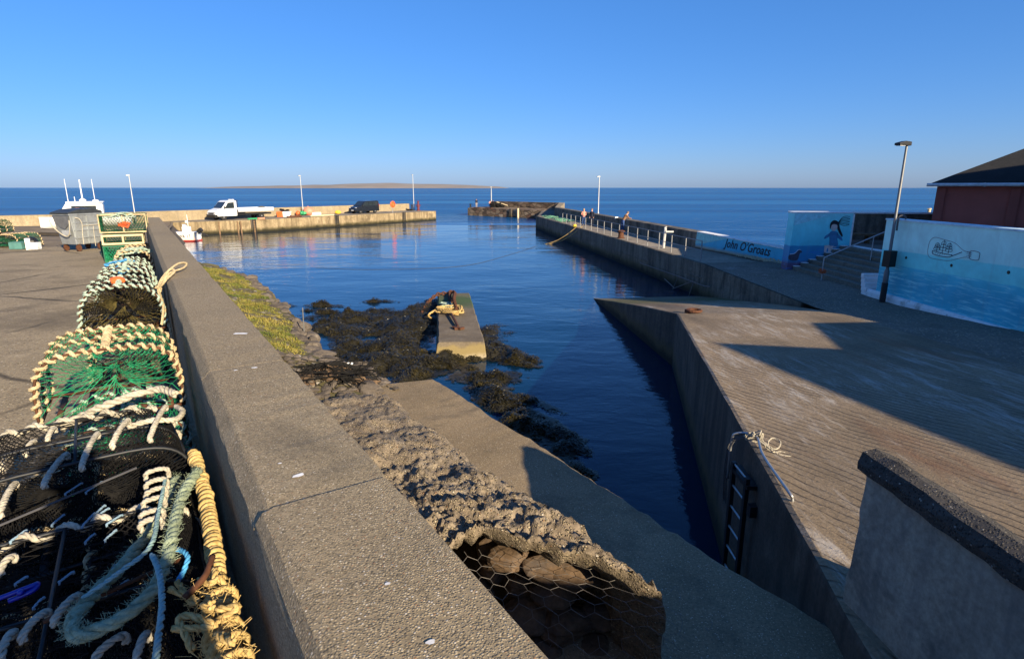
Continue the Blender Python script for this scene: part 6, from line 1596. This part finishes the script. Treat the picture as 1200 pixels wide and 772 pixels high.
# ------------------------------------------------------------------ people
def person(label, loc, rz, cloth, legs, hairc, lean=0.0, arms='down', group=None, h=1.72, hairlong=False):
    t = bpy.data.meshes.new('person'); k = h/1.72
    cl, sl_ = cos(lean), sin(lean)
    def up(x, y, z):      # body above the hip leans forward (+y)
        dz = z-.92; return (x*k, (y*cl + dz*sl_)*k, (.92 + dz*cl - y*sl_)*k)
    J = {}
    J['pelvis'] = ((0, 0, .92*k), .15); J['waist'] = (up(0, 0, 1.08), .135); J['chest'] = (up(0, .0, 1.30), .16); J['neck'] = (up(0, .01, 1.49), .06); J['chin'] = (up(0, .04, 1.57), .075); J['crown'] = (up(0, .03, 1.68), .085)
    for s_, n in ((-1, 'l'), (1, 'r')):
        J['sh'+n] = (up(.19*s_, 0, 1.42), .07)
        if arms == 'down': e, w_ = up(.24*s_, -.02, 1.13), up(.22*s_, .08, .90)
        elif arms == 'front': e, w_ = up(.24*s_, .02, 1.14), up(.12*s_, .24, 1.10)
        else: e, w_ = (.24*s_*k, .42*k, 1.12*k), (.08*s_*k, .66*k, 1.10*k)
        J['el'+n] = (e, .048); J['wr'+n] = (w_, .036); d = Vector(w_)-Vector(e); J['ha'+n] = (tuple(Vector(w_)+d.normalized()*.10), .032)
        J['hip'+n] = ((.095*s_*k, 0, .86*k), .095); J['kn'+n] = ((.105*s_*k, .03*s_*k, .48*k), .062); J['an'+n] = ((.11*s_*k, -.02+.04*s_*k, .08*k), .045); J['to'+n] = ((.125*s_*k, .15+.04*s_*k, .035*k), .035)
    E_ = [('pelvis','waist'),('waist','chest'),('chest','neck'),('neck','chin'),('chin','crown')]
    for n in 'lr': E_ += [('chest','sh'+n),('sh'+n,'el'+n),('el'+n,'wr'+n),('wr'+n,'ha'+n),('pelvis','hip'+n),('hip'+n,'kn'+n),('kn'+n,'an'+n),('an'+n,'to'+n)]
    names = list(J); idx = {n: i for i, n in enumerate(names)}
    t.from_pydata([J[n][0] for n in names], [(idx[a], idx[b_]) for a, b_ in E_], []); t.update()
    o = bpy.data.objects.new('tmp', t); COL.objects.link(o)
    sk = o.modifiers.new('Skin', 'SKIN'); ss = o.modifiers.new('Sub', 'SUBSURF'); ss.levels = 2; ss.render_levels = 2
    for i, n in enumerate(names):
        sv_ = t.skin_vertices[0].data[i]; r_ = J[n][1]*k; sv_.radius = (r_, r_*(.75 if n in ('pelvis', 'waist', 'chest') else 1)); sv_.use_root = (n == 'pelvis')
    bpy.context.view_layer.update()
    me = bpy.data.meshes.new_from_object(o.evaluated_get(bpy.context.evaluated_depsgraph_get()))
    bpy.data.objects.remove(o)
    me.materials.clear()
    for m_ in (M['skin'], cloth, legs, M['black']): me.materials.append(m_)
    kind_of = {}
    for a, b_ in E_:
        if a in ('neck', 'chin'): c_ = 0
        elif a.startswith('wr'): c_ = 0
        elif a.startswith('hip') or a.startswith('kn') or (a == 'pelvis' and b_.startswith('hip')): c_ = 2
        elif a.startswith('an'): c_ = 3
        else: c_ = 1
        kind_of[(a, b_)] = c_
    for p_ in me.polygons:
        best = 9; cc = 1; c = p_.center
        for (a, b_), ci in kind_of.items():
            A_, B_ = Vector(J[a][0]), Vector(J[b_][0]); d = B_-A_; tt_ = max(0, min(1, (c-A_).dot(d)/max(1e-9, d.dot(d)))); ds = (c-(A_+d*tt_)).length
            if ds < best: best = ds; cc = ci
        p_.material_index = cc; p_.use_smooth = True
    po = bpy.data.objects.new('person', me); COL.objects.link(po); po.location = loc; po.rotation_euler = (0, 0, rz)
    tag(po, label, 'person', group)
    hc = Vector(J['crown'][0]); mb = MB(); mb.ball(hc + Vector((0, -.018, .015)), .098*k, 12, 8, (1, 1.05, .95))
    if hairlong: mb.ball(hc + Vector((0, -.06, -.12)), .075*k, 10, 7, (1.1, .6, 1.7))
    mb.build('hair', hairc, po, smooth=True)
    fc = Vector(J['chin'][0]); mb = MB(); mb.ball(fc + Vector((0, .085*k, .035)), .018*k, 6, 5, (1, 1.4, 1.4)); mb.build('nose', M['skin'], po, smooth=True)
    return po
wy = P(681, 264.5, 1.7)
person('walker in a pale pink top and blue jeans on the right pier', (wy[0]+.25, wy[1], 1.71), R(170), M['coral'], M['jeans'], plain('fair_hair', (.40,.26,.12), .7), 0, 'front', 'people on the right pier', 1.66, True)
person('walker dressed in black beside the one in pink', (wy[0]+1.0, wy[1]-.6, 1.71), R(150), M['navy'], M['navy'], plain('light_brown_hair', (.30,.17,.08), .7), 0, 'down', 'people on the right pier', 1.68)
yy_ = 51.0; wx = 10.25 + (51.7-yy_)*.095
person('man in a brown jacket and jeans leaning on the pier sea wall', (wx-.62, yy_-.2, 1.72), R(-75), M['brown_cloth'], M['jeans'], plain('grey_brown_hair', (.22,.15,.10), .7), R(32), 'lean', 'people on the right pier', 1.84)
pp = P(560.5, 241.2, 1.5)
person('slim dark figure standing at the tip of the far pier head', (-7.3, 120.2, 1.5), R(200), M['navy'], M['grey_cloth'], M['hair'], 0, 'down', 'people on the far pier head', 1.75)
person('angler in a pink top sitting low among gear on the far pier head', (-4.6, 121.6, 1.35), R(200), M['coral'], M['jeans'], M['hair'], R(15), 'front', 'people on the far pier head', 1.6)
person('angler in orange clothes beside the light mast on the far pier head', (-3.9, 122.3, 1.35), R(160), plain('orange_jacket', (.55,.22,.10), .8), M['navy'], M['hair'], R(10), 'front', 'people on the far pier head', 1.6)
mb = MB(); mb.lathe([(.12, 1.5), (.09, 4.6), (.06, 5.6)], (-4.4, 124.5, 0), 8); mb.box((-4.4, 124.5, 5.6), (.3, .3, .25)); tag(mb.build('light_mast', M['pole']), 'thin white light mast standing on the far pier head', 'mast')
mb = MB(); random.seed(81)
for k in range(16): mb.ball((-3.4+rnd(-1.3, 1.6), 121.2+rnd(-.6, .8), 1.5+rnd(0, .75)), rnd(.3, .6), 9, 6, (1.2, 1, .8), .5, k)
tag(mb.build('net_heap', M['net_black']), 'big dark heap of nets on the far pier head below the mast', 'net')
mb = MB(); mb.tube([(-3.2, 122, 2.6), (-.9, 121.4, 1.9)], .10, 6); tag(mb.build('pale_spar', M['pale_timber']), 'pale spar sloping down from the net heap on the far pier head', 'spar')
mb = MB(); mb.lathe([(.25, 0), (.16, .2), (.16, .7), (.28, .8)], (-8.5, 119.6, 1.5), 10); tag(mb.build('iron_bollard', M['dark_metal']), 'small iron bollard at the extreme left of the far pier head', 'bollard')
mb = MB(); mb.box((-7.0, 117.4, 1.56), (1.4, .5, .12), -.73); mb.box((-4.5, 115.4, 1.56), (1.6, .6, .12), -.73); tag(mb.build('rusty_plate', M['rust']), 'rusty iron plates along the edge of the far pier head', 'plate')

po_ = person('photographer in a dark jacket standing by the parapet just behind the viewpoint', W(-.12, -.62, 3.71), R(32.75), M['navy'], M['jeans'], M['hair'], 0, 'down', None, 1.95)
